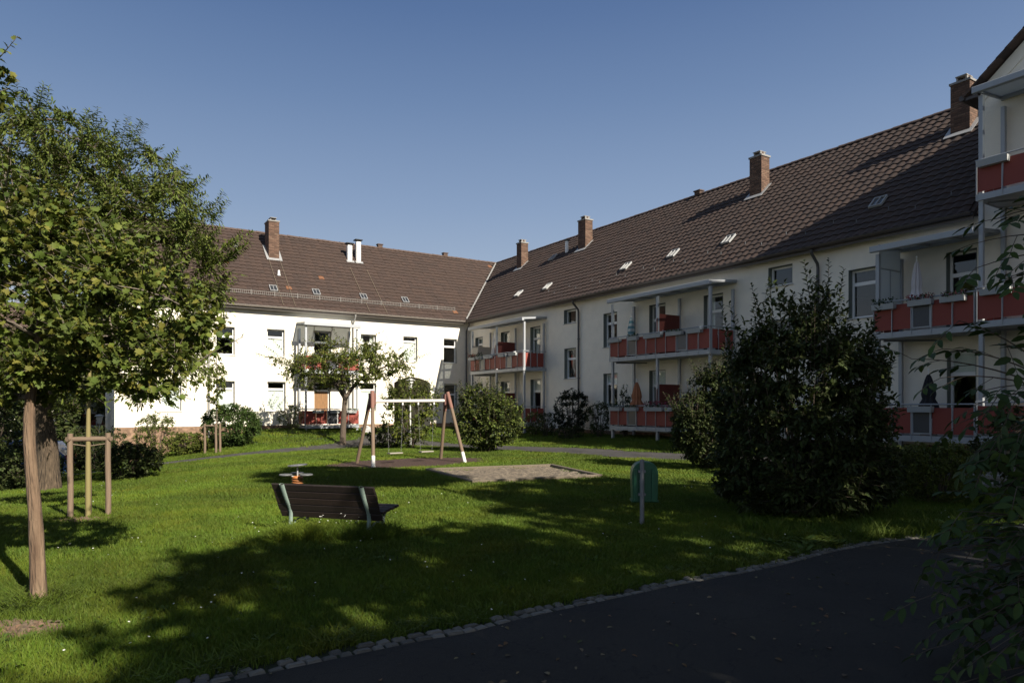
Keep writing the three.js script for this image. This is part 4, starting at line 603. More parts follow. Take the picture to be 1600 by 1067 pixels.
// shrubs
function shrub(X, D, rx, ry, rz, o) {
  const st = [], f = RNG(o.seed * 7 + 1), n = o.nStems ?? 9, hh = o.h ?? ry * 2; for (let i = 0; i < n; i++) { const a = i / n * 6.28 + f(), q = .25 + .6 * f(); st.push({ pts: [[Math.cos(a) * .1, -.05, Math.sin(a) * .1], [Math.cos(a) * rx * .35 * q, hh * .35, Math.sin(a) * rz * .35 * q], [Math.cos(a) * rx * .75 * q, hh * .8, Math.sin(a) * rz * .75 * q]], r0: .022, r1: .008, n: 6, seg: 5, from: .15 }); }
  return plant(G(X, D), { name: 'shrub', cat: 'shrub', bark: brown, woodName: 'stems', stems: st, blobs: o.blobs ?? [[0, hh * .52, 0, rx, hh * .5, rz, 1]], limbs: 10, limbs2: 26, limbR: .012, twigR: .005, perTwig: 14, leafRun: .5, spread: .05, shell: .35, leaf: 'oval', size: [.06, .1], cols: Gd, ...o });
}
shrub(4.5, 10.75, 1.45, 1.6, 1.35, { seed: 11, label: 'big dark dense shrub with upright shoots on top, right of the litter bin', h: 3.0, twigs: 2500, perTwig: 18, size: [.06, .115], leaf: 'plain', up: .6, shoots: { n: 150, len: [.4, 1.05], out: .55, rise: 1.0, step: .045, size: .12, droop: .1 }, sag: -.02, shell: .55, blobs: [[0, .42, 0, 1.42, .42, 1.35, 3], [0, .85, 0, 1.45, .75, 1.35, 3], [0, 1.45, 0, 1.42, 1.2, 1.3, 6], [.1, 2.2, 0, 1.15, .8, 1.1, 3], [-.35, 2.75, .1, .38, .55, .38, .35], [.38, 2.8, 0, .34, .6, .34, .35], [-.9, 2.35, .2, .3, .5, .3, .2], [.98, 2.2, 0, .28, .45, .3, .2]] });
shrub(5.3, 18.9, .95, 1.5, 1.0, { seed: 12, label: 'tall shrub catching light on top, behind the big dark shrub', h: 3.0, twigs: 1500, cols: Gd, up: .4, shoots: { n: 110, len: [.3, .8], out: .9, rise: .8, step: .05, size: .1 }, blobs: [[0, 1.0, 0, 1.0, 1.0, 1.0, 4], [.3, 2.25, 0, .6, .65, .65, 1.4], [-.35, 1.4, 0, .6, .6, .7, 1]] });
shrub(7.45, 12.2, .82, .58, .8, { seed: 13, label: 'low rounded clipped shrub at the far edge of the asphalt, right', h: 1.12, twigs: 620, size: [.035, .06], perTwig: 18, cols: Gy, leafRun: .25 });
shrub(-.92, 26.6, 1.45, 1.25, 1.3, { seed: 14, label: 'broad shrub behind the right legs of the swing', h: 2.35, twigs: 1000, size: [.08, .13], cols: [...Gd, ...Gc], up: .5, shoots: { n: 160, len: [.3, .8], out: .9, rise: .8, step: .055, size: .12 }, blobs: [[0, .95, 0, 1.42, .95, 1.3, 4], [-.3, 1.75, 0, .9, .7, .9, 1.6], [.6, 1.4, 0, .75, .6, .8, 1]] });
shrub(-4.3, 29.5, 1.25, 1.3, 1.2, { seed: 15, label: 'light airy yellow-green shrub seen through the swing frame', h: 2.9, twigs: 330, size: [.09, .14], cols: Gy, up: .7, perTwig: 11, shoots: { n: 90, len: [.4, .9], out: 1, rise: .7, step: .06, size: .13 } });
shrub(-5.6, 31, .9, .5, .8, { seed: 16, label: 'low dark shrub left of the airy shrub behind the swing', h: 1.1, twigs: 200, cols: Gd });
shrub(-12.6, 31.2, 1.4, 1, 1.1, { seed: 17, label: 'dense rounded green shrub behind the staked slim tree', h: 1.95, twigs: 1100, cols: [[.06, .1, .02], [.05, .085, .018]], size: [.06, .1] });
shrub(-15.9, 31.0, 1.0, 1.1, .9, { seed: 18, label: 'twiggy half-bare shrub against the plinth of the sunlit wing', h: 2.2, twigs: 420, perTwig: 11, cols: [...Gc, [.09, .085, .03]], size: [.06, .09], nStems: 16 });
shrub(-14.1, 30.2, .95, .5, .7, { seed: 19, label: 'low bright green shrub beside the twiggy shrub', h: 1.0, twigs: 380, cols: Gy });
shrub(-17.9, 31.2, .7, .9, .6, { seed: 20, label: 'narrow dark shrub at the end corner of the sunlit wing', h: 1.9, twigs: 170, cols: Gd });
{ const p = toW(FL, -11.15, 0, .9); shrub(p.x, -p.z, .75, .6, .6, { seed: 21, label: 'small pale flowering shrub left of the sunlit balcony', h: 1.3, twigs: 110, perTwig: 9, cols: [[.13, .15, .05], [.10, .13, .04]], size: [.07, .1] }); }
{ const p = toW(FR, 11.75, 0, 1.0); shrub(p.x, -p.z, .92, 1, .75, { seed: 22, label: 'dark round evergreen shrub by the shaded wall beside the downpipe', h: 2.25, twigs: 520, cols: [[.018, .03, .012], [.024, .036, .014]], size: [.05, .09] }); }
{ const p = toW(FR, 9.4, 0, 1.5); shrub(p.x, -p.z, .6, .6, .5, { seed: 23, label: 'rose bush with pale yellow blooms by the corner balcony', h: 1.2, twigs: 120, perTwig: 8, cols: Gc, flowers: { n: 34, s: .06, c: [.62, .55, .30] } }); }
{ const p = toW(FR, 10.6, 0, 1.7); shrub(p.x, -p.z, .5, .6, .45, { seed: 24, label: 'rose bush with white blooms left of the dark evergreen', h: 1.25, twigs: 110, perTwig: 8, cols: Gd, flowers: { n: 14, s: .06, c: [.7, .68, .62] } }); }
{ const p = toW(FR, 13.9, 0, 1.1); shrub(p.x, -p.z, .62, .8, .5, { seed: 25, label: 'slender green shrub left of the middle balcony', h: 1.6, twigs: 170, perTwig: 9, cols: Gd }); }
{ const p = toW(FR, 12.9, 0, 2.0); shrub(p.x, -p.z, .8, .35, .4, { seed: 26, label: 'low bedding plants with few pink blooms below the dark evergreen', h: .6, twigs: 120, perTwig: 9, cols: Gd, flowers: { n: 10, s: .05, c: [.5, .25, .22] } }); }
{ const p = toW(FR, 7.4, 0, 2.0); shrub(p.x, -p.z, .8, .4, .5, { seed: 27, label: 'low bedding plants below the corner balcony', h: .75, twigs: 120, perTwig: 9, cols: Gd }); }
{ const p = toW(FR, 15.2, .6, .75); shrub(p.x, -p.z, .45, .9, .35, { seed: 28, label: 'climbing plant growing behind the middle ground-floor balcony rail', h: 2.3, twigs: 90, perTwig: 8, cols: Gd }); }
{ const p = toW(FR, 22, 0, 1.4); shrub(p.x, -p.z, 1.2, .8, .8, { seed: 29, label: 'mid-height dark shrub against the shaded wall behind the big shrub', h: 1.7, twigs: 240, cols: Gd }); }
shrub(9.9, 13.2, 1.1, .9, 1, { seed: 30, label: 'dark shrub at the right edge in front of the tall balcony tower', h: 1.7, twigs: 330, cols: Gd });
shrub(9.0, 16.2, 1.4, .5, .8, { seed: 31, label: 'low dark hedge below the ground-floor balconies at the right', h: .9, twigs: 300, cols: Gd });
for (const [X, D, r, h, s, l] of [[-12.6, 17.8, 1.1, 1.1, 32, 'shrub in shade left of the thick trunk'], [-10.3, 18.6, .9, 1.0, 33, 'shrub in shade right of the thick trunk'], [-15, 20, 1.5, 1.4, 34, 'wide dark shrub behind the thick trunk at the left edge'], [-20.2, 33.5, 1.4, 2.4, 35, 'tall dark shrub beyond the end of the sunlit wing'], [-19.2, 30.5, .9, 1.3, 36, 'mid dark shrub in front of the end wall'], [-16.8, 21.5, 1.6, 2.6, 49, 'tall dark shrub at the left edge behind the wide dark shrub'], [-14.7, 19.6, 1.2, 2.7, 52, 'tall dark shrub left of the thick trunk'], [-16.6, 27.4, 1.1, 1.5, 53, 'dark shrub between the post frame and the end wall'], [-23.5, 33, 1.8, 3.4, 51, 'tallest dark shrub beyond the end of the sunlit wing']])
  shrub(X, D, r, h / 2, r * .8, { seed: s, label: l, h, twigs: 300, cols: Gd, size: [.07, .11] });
for (const [X, D, h, r, s, l] of [[-27, 46, 9, 4, 37, 'leafy tree far behind the left trunk'], [-33, 38, 10, 4.5, 38, 'leafy tree at the far left edge'], [-22, 52, 8, 3.6, 39, 'leafy tree beyond the end of the sunlit wing'], [-28, 30, 6, 3, 45, 'mid-distance tree at the left edge'], [-24.6, 33.5, 6.5, 3.4, 54, 'low-crowned tree behind the dark blue car']])
  plant(G(X, D), { name: 'background_tree', label: l, cat: 'tree', group: 'trees beyond the left wing', seed: s, bark: brown, stems: [{ pts: [[0, -.2, 0], [.1, h * .3, 0], [0, h * .6, 0]], r0: .22, r1: .1, own: true }], blobs: [[0, h * .6, 0, r, h * .38, r, 3], [.5, h * .35, 0, r * .9, h * .3, r * .8, 2]], limbs: 12, limbs2: 30, limbR: .07, twigs: 420, twigR: .015, perTwig: 14, leafRun: 1.1, spread: .16, size: [.2, .32], leaf: 'oval', cols: Gd, shell: .3 });
// trees outside the frame on the right whose shade lies on the lawn and the yard
for (const [X, D, cy, ry, r, s, l] of [[11.2, 2.8, 7.2, 2.8, 3.8, 40, 'courtyard lime tree right of the viewer'], [7.3, -2.4, 6.6, 2.7, 3.3, 41, 'courtyard lime tree just behind the viewer'], [7.5, -6.6, 6, 2.9, 3.8, 42, 'second courtyard lime tree behind the viewer'], [16.6, 7.4, 6.6, 2.8, 3.9, 43, 'courtyard lime tree before the gabled house'], [7, -10.5, 5.8, 3, 3.8, 44, 'courtyard lime tree farthest behind the viewer'], [14.4, -4, 6.4, 3, 4.2, 46, 'courtyard lime tree in the second row'], [19, 2.2, 7.2, 3, 4.2, 47, 'courtyard lime tree farthest to the right'], [9.2, 1.5, 12.8, 1.7, 2.0, 48, 'tall slender lime tree rising above the others']])
  plant(G(X, D), { name: 'lime_tree', label: l, cat: 'tree', group: 'lime trees that shade the yard', seed: s, bark: brown, stems: [{ pts: [[0, -.2, 0], [.05, cy * .5, 0], [0, cy + ry * .4, 0]], r0: .2, r1: .06, flare: .06, own: true, from: .4 }], blobs: [[0, cy, 0, r, ry, r, 5], [r * .3, cy - ry * .3, -r * .2, r * .8, ry * .6, r * .8, 2]], limbs: 16, limbs2: 60, limbR: .06, twigs: r > 3 ? 900 : 420, twigR: .012, perTwig: 17, leafRun: 1, spread: .15, size: [.19, .29], leaf: 'oval', cols: Gm, shell: .2 });
// large-leaved elder reaching into the frame from the right
{
  const P = G(4.5, 4.6), f = RNG(50), t = thing('elder_bush', 'dark elder branches with large pinnate leaves hanging in at the right edge', 'shrub', P), wood = [], L = [];
  const cols = [[.05, .085, .02], [.06, .10, .022], [.042, .072, .02]];
  const tips = [[-1.39, 2.12, -0.4], [-1.5, 2.06, -0.6], [-1.27, 2.83, -0.1], [-1.28, 2.95, 0.0], [-1.29, 2.66, -0.2], [-1.34, 2.31, -0.3], [-1.26, 2.55, 0.1], [-1.36, 1.81, 0.0], [-1.4, 1.59, -0.2], [-1.41, 1.91, -0.4], [-1.36, 2.09, 0.2], [-1.38, 1.48, 0.2], [-1.38, 1.3, 0.0], [-1.44, 1.76, 0.4], [-1.66, 0.75, 0.0], [-1.78, 0.48, 0.1], [-1.66, 0.63, 0.2], [-1.64, 0.45, 0.4], [-1.79, 0.17, 0.4], [-1.64, 0.32, 0.6], [-1.81, 0.14, 0.6], [-1.51, 0.7, 0.5], [-1.49, 0.89, 0.3], [-1.7, 0.25, 0.8], [-1.51, 0.94, 0.1], [-1.44, 1.22, 0.4], [-1.33, 2.32, 0.3], [-1.18, 2.93, 0.1]].map((a) => V(...a));
  for (const p of tips.slice()) for (let k = 0; k < (p.y < 1.6 ? 3 : 0); k++) tips.push(p.clone().add(V(R(-.05, .35, f), R(-.28, .28, f), R(-.3, .3, f))));
  const stems = [[[0, -.1, 0], [.05, .9, .05], [-.1, 1.9, 0], [-.25, 3.0, -.1]], [[.1, -.1, .2], [.15, .6, .2], [-.1, 1.2, .15], [-.5, 1.7, -.2]], [[-.1, -.1, .3], [-.2, .4, .35], [-.4, .7, .3]]].map((s) => new THREE.CatmullRomCurve3(s.map((p) => V(...p))));
  const nodes = []; for (const s of stems) { const pts = s.getPoints(12); wood.push(tube(pts, pts.map((_, i) => .03 - .0018 * i), 7)); nodes.push(...pts.slice(2)); }
  for (const tip of tips) {
    let b = nodes[0]; for (const n of nodes) if (n.distanceTo(tip) + Math.max(0, n.y - tip.y) * .3 < b.distanceTo(tip) + Math.max(0, b.y - tip.y) * .3) b = n;
    const c = new THREE.QuadraticBezierCurve3(b, b.clone().lerp(tip, .55).add(V(R(-.05, .05, f), .16, R(-.05, .05, f))), tip), pts = c.getPoints(8); wood.push(tube(pts, pts.map((_, i) => .009 - .0008 * i), 5));
    for (let k = 0; k < 3; k++) { // pinnate leaves near the tip, leaflets in pairs
      const q = .62 + k * .19, o = c.getPoint(Math.min(1, q)), rach = c.getTangent(Math.min(1, q)).multiplyScalar(.7).add(rv(f).multiplyScalar(.8)).add(V(-.15, -.28, 0)).normalize(), len = R(.16, .24, f), side = rach.clone().cross(V(0, 1, 0).add(rv(f).multiplyScalar(.4))).normalize(), e = o.clone().addScaledVector(rach, len); wood.push(tube([o, o.clone().lerp(e, .5).add(V(0, .01, 0)), e], [.003, .0026, .002], 4));
      const up = side.clone().cross(rach).normalize(); if (up.y < 0) up.negate();
      for (const [s, w] of [[.45, 1], [.45, -1], [.8, 1], [.8, -1], [1, 0]]) { const p = o.clone().lerp(e, s), d = rach.clone().multiplyScalar(w ? .55 : 1).addScaledVector(side, w).add(rv(f).multiplyScalar(.25)).add(V(0, -.2, 0)); L.push({ p, m: leafMatrix(p, d, up.clone().add(rv(f).multiplyScalar(.3)), R(.075, .12, f)), c: tone(pick(cols, f), f) }); }
    }
  }
  mesh('branches', join(wood), brown, t); const cr = grp('crown', t), mats = cols.map((c) => { const m = leafMat(); m.color = lin(...c); return m; });
  L.sort(() => f() - .5); L.slice(0, 300).forEach((l) => mesh('leaf', LG.plain, pick(mats, f), cr).applyMatrix4(l.m)); if (L.length > 300) instances('foliage', LG.plain, leafM, L.slice(300), cr);
}
// ---------------------------------------------------------------- playground and street furniture
{ // swing
  const P = G(-3.05, 20.85), t = thing('swing_frame', 'wooden double swing with white-tipped legs over the bark pit', 'swing', P), w = (X, D, y) => V(X - -3.05, y - P.y, -(D - 20.85));
  const wood = std([.27, .2, .14], .8, { map: rep(T.wood, 3, 1), bumpMap: rep(T.streak, 3, 1), bumpScale: .004 }), red = std([.2, .095, .07], .75), white = std([.76, .73, .68], .6);
  const apex = [[-4.03, 20.0], [-2.05, 21.7]], feet = [[[-3.84, 19.21], [-4.66, 20.72]], [[-1.39, 20.96], [-2.32, 22.49]]];
  feet.forEach((fs, i) => { fs.forEach(([X, D], j) => {
    const a = w(X, D, H(X, D) - .1), b = w(apex[i][0] + (X - apex[i][0]) * .06, apex[i][1] + (D - apex[i][1]) * .06, 2.1 + (j ? -.03 : .06)), L = grp('leg', t);
    const at = (k) => a.clone().lerp(b, k), tip = j ? 0 : .19;
    mesh('post', cyl(at(tip), at(.78), .052, .052, 12), wood, L); if (tip) mesh('foot_sleeve', cyl(at(0), at(tip), .053, .053, 12), white, L); mesh('sleeve', cyl(at(.78), at(1), .058, .058, 12), red, L);
  }); const [X, D] = apex[i]; const m = mesh('bracket', roundBox(.2, .34, .12, .015), std([.15, .07, .055], .7), t); m.position.copy(w(X, D, 1.93)); m.rotation.y = .72; });
  const A = w(...apex[0], 1.865), B = w(...apex[1], 1.9); mesh('crossbeam', cyl(A, B, .048, .048, 14), std([.62, .58, .52], .5), t);
  for (const [f0, f1] of [[.19, .39], [.6, .82]]) {
    const s = grp('swing_seat', t), a = A.clone().lerp(B, f0), b = A.clone().lerp(B, f1), g = [], yb = .36 - P.y, c = a.clone().add(b).multiplyScalar(.5), dir = b.clone().sub(a).setY(0).normalize();
    const a2 = c.clone().addScaledVector(dir, -.21).setY(yb), b2 = c.clone().addScaledVector(dir, .21).setY(yb);
    for (const [p, q] of [[a, a2], [b, b2]]) { const n = 30; for (let i = 0; i < n; i++) { const l = new THREE.TorusGeometry(.011, .0028, 4, 8); l.scale(1, 1.6, 1); if (i & 1) l.rotateY(Math.PI / 2); const k = p.clone().add(V(0, -.06, 0)).lerp(q, (i + .5) / n); g.push(l.translate(k.x, k.y, k.z)); } }
    mesh('chain', join(g), std([.30, .30, .29], .4, { metalness: .6 }), s); mesh('hanger', join([a, b].map((p) => new THREE.CylinderGeometry(.02, .026, .09, 8).translate(p.x, p.y - .07, p.z))), Mt.white, s);
    const m = mesh('seat_board', roundBox(.44, .035, .2, .012), std([.30, .27, .22], .7), s); m.position.copy(c).setY(yb - .02); m.rotation.y = -Math.atan2(dir.z, dir.x);
  }
}
{ // bench seen from behind
  const P = G(-2.36, 9.12), t = thing('park_bench', 'park bench with dark brown boards and pale green iron legs, seen from behind', 'bench', P, -.3);
  const wood = [[.034, .021, .017], [.028, .018, .015], [.04, .024, .019]].map((c) => std(c, .7, { map: rep(T.wood, 1, 2), bumpMap: rep(T.streak, 2, 1), bumpScale: .004 })), iron = std([.19, .25, .215], .65, { bumpMap: T.fine, bumpScale: .004 });
  const back = grp('backrest', t), seat = grp('seat', t); // local +z faces the viewer: the back leans that way
  for (let i = 0; i < 5; i++) { const y = .29 + i * .092, m = mesh('slat', metric(roundBox(1.50, .098, .032, .008), 1), wood[i % 3], back); m.position.set(R(-.008, .008), y, .06 + i * .045); m.rotation.x = .45; }
  for (let i = 0; i < 4; i++) { const m = mesh('slat', metric(roundBox(1.50, .034, .095, .008), 1), wood[(i + 1) % 3], seat); m.position.set(R(-.008, .008), .345 - i * -.012, -.04 - i * .11); m.rotation.x = .08; }
  for (const s of [-1, 1]) { // cast iron side frames
    const x = s * .58, L = grp('leg', t), bar = (pts, r) => { const c = new THREE.CatmullRomCurve3(pts.map(([y, z]) => V(x, y, z))), p = c.getPoints(16), g = tube(p, p.map((_, i) => r * (1 - .2 * Math.sin(i / 16 * 3.14))), 8); g.translate(-x, 0, 0); g.scale(1.5, 1, 1); return g.translate(x, 0, 0); };
    mesh('rear_upright', bar([[-.06, .20], [.12, .10], [.32, .085], [.5, .185], [.70, .285]], .024), iron, L); mesh('seat_bracket', bar([[.33, .08], [.315, -.1], [.345, -.4]], .017), iron, L); mesh('front_support', bar([[.33, -.36], [.18, -.30], [-.06, -.40]], .02), iron, L); mesh('brace', bar([[.1, .09], [.2, -.1], [.15, -.3]], .012), iron, L);
  }
}
{ // litter bin on a post
  const t = thing('litter_bin', 'green arched litter bin hung on a grey steel post in the shaded lawn', 'bin', G(1.86, 9.92), -.05);
  mesh('post', join([cyl(V(0, -.2, 0), V(0, .95, 0), .032, .032, 14), cyl(V(0, .62, 0), V(0, .66, 0), .037, .037, 14)]), std([.20, .205, .22], .5, { metalness: .4, bumpMap: T.fine, bumpScale: .002 }), t);
  const s = new THREE.Shape(); s.moveTo(-.168, 0); s.lineTo(.168, 0); s.lineTo(.178, .38); s.bezierCurveTo(.178, .5, .11, .56, 0, .56); s.bezierCurveTo(-.11, .56, -.178, .5, -.178, .38); s.closePath();
  const hole = new THREE.Path(); const green = std([.018, .105, .05], .38);
  mesh('body', new THREE.ExtrudeGeometry(s, { depth: .2, bevelEnabled: true, bevelThickness: .03, bevelSize: .012, bevelSegments: 3, curveSegments: 16 }).translate(.055, .345, -.29), green, t);
  mesh('ridge', join([bx(.045, .46, .03, -.085, .58, -.045), bx(.045, .46, .03, .165, .58, -.045)]), green, t); mesh('bottom_rim', roundBox(.385, .03, .25, .008).translate(.055, .345, -.19), std([.03, .10, .055], .5), t); mesh('clamp', join([bx(.1, .03, .1, 0, .78, -.03), bx(.1, .03, .1, 0, .45, -.03)]), std([.2, .2, .21], .5), t);
}
{ // spring rocker: small table with seats on an orange coil
  const t = thing('spring_rocker', 'playground spring rocker with round grey table and seats on an orange coil', 'play equipment', G(-4.33, 14.0)), grey2 = std([.12, .123, .125], .5), pts = [], n = 90;
  for (let i = 0; i <= n; i++) { const a = i / n * 6.283 * 5.5; pts.push(V(.1 * Math.cos(a), .02 + .25 * i / n, .1 * Math.sin(a))); }
  mesh('spring', tube(pts, pts.map(() => .017), 7), std([.27, .1, .03], .6), t); mesh('stem', cyl(V(0, .27, 0), V(0, .5, 0), .016, .016, 10), Mt.zinc, t); mesh('hub', new THREE.CylinderGeometry(.09, .11, .04, 16).translate(0, .28, 0), std([.48, .17, .035], .5), t);
  const disc = (r, y, x, z) => new THREE.LatheGeometry([[0, 0], [r - .01, 0], [r, .008], [r, .022], [r - .012, .03], [0, .034]].map(([a, b]) => new THREE.Vector2(a, b)), 28).translate(x, y, z);
  const tb = mesh('table', disc(.195, 0, 0, 0), grey2, t); tb.position.y = .5; tb.rotation.z = .09;
  for (const a of [.5, 2.5, 4.4]) { const x = Math.cos(a) * .24, z = Math.sin(a) * .24; mesh('seat', disc(.13, .32, x, z), grey2, t); mesh('arm', cyl(V(0, .28, 0), V(x, .32, z), .014, .014, 8), Mt.zinc, t); }
}
function support(P, label, posts, h, r, cross, bars) { // debarked stakes with cross bars round a young tree
  const t = thing('tree_support', label, 'tree support', P); const m = std([.28, .21, .15], .85, { map: rep(T.wood, 4, 1), bumpMap: rep(T.streak, 4, 1), bumpScale: .006 }), tops = [];
  posts.forEach(([x, z, lean]) => { const a = V(x, -.15, z), b = V(x + (lean ?? 0), h, z); const k = [a, a.clone().lerp(b, .4).add(V(.006, 0, 0)), a.clone().lerp(b, .7).add(V(-.005, 0, 0)), b]; mesh('stake', join([tube(k, [r, r * .97, r * .98, r * .94], 12), new THREE.CircleGeometry(r * .94, 12).rotateX(-Math.PI / 2).translate(b.x, b.y, b.z)]), m, t); tops.push(b); });
  for (const [i, j] of bars) { const a = tops[i].clone().add(V(0, -.09, 0)), b = tops[j].clone().add(V(0, -.09, 0)), d = b.clone().sub(a).normalize(); mesh('crossbar', cyl(a.addScaledVector(d, -.06), b.addScaledVector(d, .06), r * .85, r * .85, 10), m, t); }
  mesh('tie', join(tops.map((p) => cyl(p.clone().add(V(0, -.16, 0)), V(0, p.y - .2, 0), .009, .009, 5))), std([.16, .12, .08], .9), t); return t;
}
support(G(-6.54, 10.7), 'frame of three pale wooden stakes round the young tree in the left foreground', [[-.2, .12, 0], [-.13, -.22, 0], [.25, -.1, 0]], 1.3, .042, 0, [[0, 2], [0, 1], [1, 2]]);
support(G(-12.75, 29.4), 'two-stake tree support in front of the rounded shrub by the sunlit wing', [[-.27, 0, 0], [.25, .12, 0], [.33, -.1, 0]], 1.28, .05, 0, [[0, 1]]);
function lamp(P, h, label) {
  const t = thing('courtyard_lamp', label, 'street lamp', P, 0, 'courtyard lamps with white lanterns'), plast = std([.72, .71, .68], .4);
  mesh('pole', join([cyl(V(0, -.2, 0), V(0, h - .55, 0), .042, .036, 12), cyl(V(0, -.2, 0), V(0, .8, 0), .06, .06, 12)]), std([.55, .55, .53], .5), t);
  mesh('lantern', new THREE.LatheGeometry([[.0, 0], [.075, 0], [.095, .03], [.165, .4], [.155, .42], [0, .42]].map(([a, b]) => new THREE.Vector2(a, b)), 24).translate(0, h - .56, 0), plast, t);
  mesh('cap', new THREE.LatheGeometry([[0, .1], [.06, .095], [.2, .03], [.25, 0], [.24, -.01], [0, .0]].map(([a, b]) => new THREE.Vector2(a, b)), 24).translate(0, h - .12, 0), std([.5, .5, .48], .5), t);
}
lamp(G(-4.84, 33), 3.2, 'white courtyard lamp in front of the vaulted passage'); lamp(V(-22.6, -1.77, -38), 3.1, 'white courtyard lamp beyond the end of the sunlit wing');
{ // bicycle by the corner balcony
  const p = toW(FR, 9.0, 0, 2.9), t = thing('bicycle', 'grey bicycle leaning beside the bedding plants below the corner balcony', 'bicycle', G(p.x, -p.z), .5), tyre = std([.03, .03, .03], .8), fr = std([.45, .46, .48], .4, { metalness: .3 });
  for (const x of [-.5, .5]) { const w = grp('wheel', t); mesh('tyre', new THREE.TorusGeometry(.3, .02, 8, 28).translate(x, .32, 0), tyre, w); const sp = []; for (let i = 0; i < 12; i++) { const a = i / 12 * 6.283; sp.push(cyl(V(x, .32, 0), V(x + .29 * Math.cos(a), .32 + .29 * Math.sin(a), 0), .003, .003, 4)); } mesh('spokes', join(sp), fr, w); }
  mesh('frame', join([cyl(V(-.5, .32, 0), V(-.08, .3, 0), .012), cyl(V(-.08, .3, 0), V(-.2, .78, 0), .015), cyl(V(-.5, .32, 0), V(-.17, .68, 0), .01), cyl(V(-.08, .3, 0), V(.36, .7, 0), .018), cyl(V(-.17, .68, 0), V(.35, .76, 0), .015), cyl(V(.5, .32, 0), V(.34, .86, 0), .016)]), fr, t);
  mesh('handlebar', join([cyl(V(.33, .9, -.26), V(.33, .9, .26), .013), cyl(V(.34, .84, 0), V(.33, .9, 0), .014)]), tyre, t); const s = mesh('saddle', new THREE.SphereGeometry(.1, 12, 8), tyre, t); s.scale.set(1.4, .35, .8); s.position.set(-.22, .8, 0); mesh('mudguard', new THREE.TorusGeometry(.34, .022, 6, 16, 2.2).translate(0, 0, 0).rotateZ(.5).translate(-.5, .32, 0), std([.6, .6, .6], .4), t);
}
{ // boulders by the sunlit balcony
  const p = toW(FL, -7.6, 0, 2.4), t = thing('garden_stone', 'pale grey boulder on the bank beside the sunlit balcony', 'stone', G(p.x, -p.z)); const g = new THREE.IcosahedronGeometry(.26, 3), a = g.attributes.position; for (let i = 0; i < a.count; i++) { const v = V(a.getX(i), a.getY(i), a.getZ(i)), k = 1 + .45 * fbm(v.x * 4, v.y * 4, 3, v.z * 4); a.setXYZ(i, v.x * k * 1.1, v.y * k * .9 + .18, v.z * k); } g.computeVertexNormals(); mesh('stone', g, std([.42, .41, .39], .9, { bumpMap: T.fine, bumpScale: .01 }), t);
}
{ // dark blue car behind the thick trunk
  const t = thing('parked_car', 'dark blue car parked in shade behind the thick trunk at the left', 'car', G(-18.9, 26, .0), .35), blue = new THREE.MeshPhysicalMaterial({ color: lin(.012, .045, .14), roughness: .35, clearcoat: .6, clearcoatRoughness: .1 });
  const prof = [[-2.0, .35], [-2.05, .75], [-1.95, .95], [-1.35, 1.0], [-.75, 1.45], [.6, 1.52], [1.55, 1.42], [1.95, .98], [2.02, .6], [1.98, .35]], s = new THREE.Shape(prof.map(([x, y]) => new THREE.Vector2(x, y)));
  mesh('body', new THREE.ExtrudeGeometry(s, { depth: 1.5, bevelEnabled: true, bevelSize: .06, bevelThickness: .08, bevelSegments: 3 }).translate(0, 0, -.75), blue, t);
  for (const z of [-.84, .84]) for (const [x0, x1, a, b] of [[-.95, -.1, 1.02, 1.4], [-.02, .85, 1.02, 1.45], [.92, 1.5, 1.02, 1.38]]) mesh('side_window', new THREE.ExtrudeGeometry(new THREE.Shape([[x0, a], [x1, a], [x1, b], [x0 + (x0 < -.5 ? .45 : 0), b]].map(([x, y]) => new THREE.Vector2(x, y))), { depth: .012, bevelEnabled: false }).translate(0, 0, z - .006), std([.02, .022, .025], .08), t);
  for (const x of [-1.3, 1.3]) for (const z of [-.72, .72]) { const w = grp('wheel', t); mesh('tyre', new THREE.CylinderGeometry(.32, .32, .2, 24).rotateX(Math.PI / 2).translate(x, .32, z), std([.02, .02, .02], .85), w); mesh('rim', new THREE.CylinderGeometry(.2, .2, .215, 16).rotateX(Math.PI / 2).translate(x, .32, z), Mt.zinc, w); }
  for (const z of [-.6, .6]) { mesh('headlight', bx(.06, .14, .3, -2.1, .78, z), Mt.white, t); mesh('tail_light', bx(.06, .2, .16, 2.05, .9, z), std([.3, .02, .02], .3), t); }
}
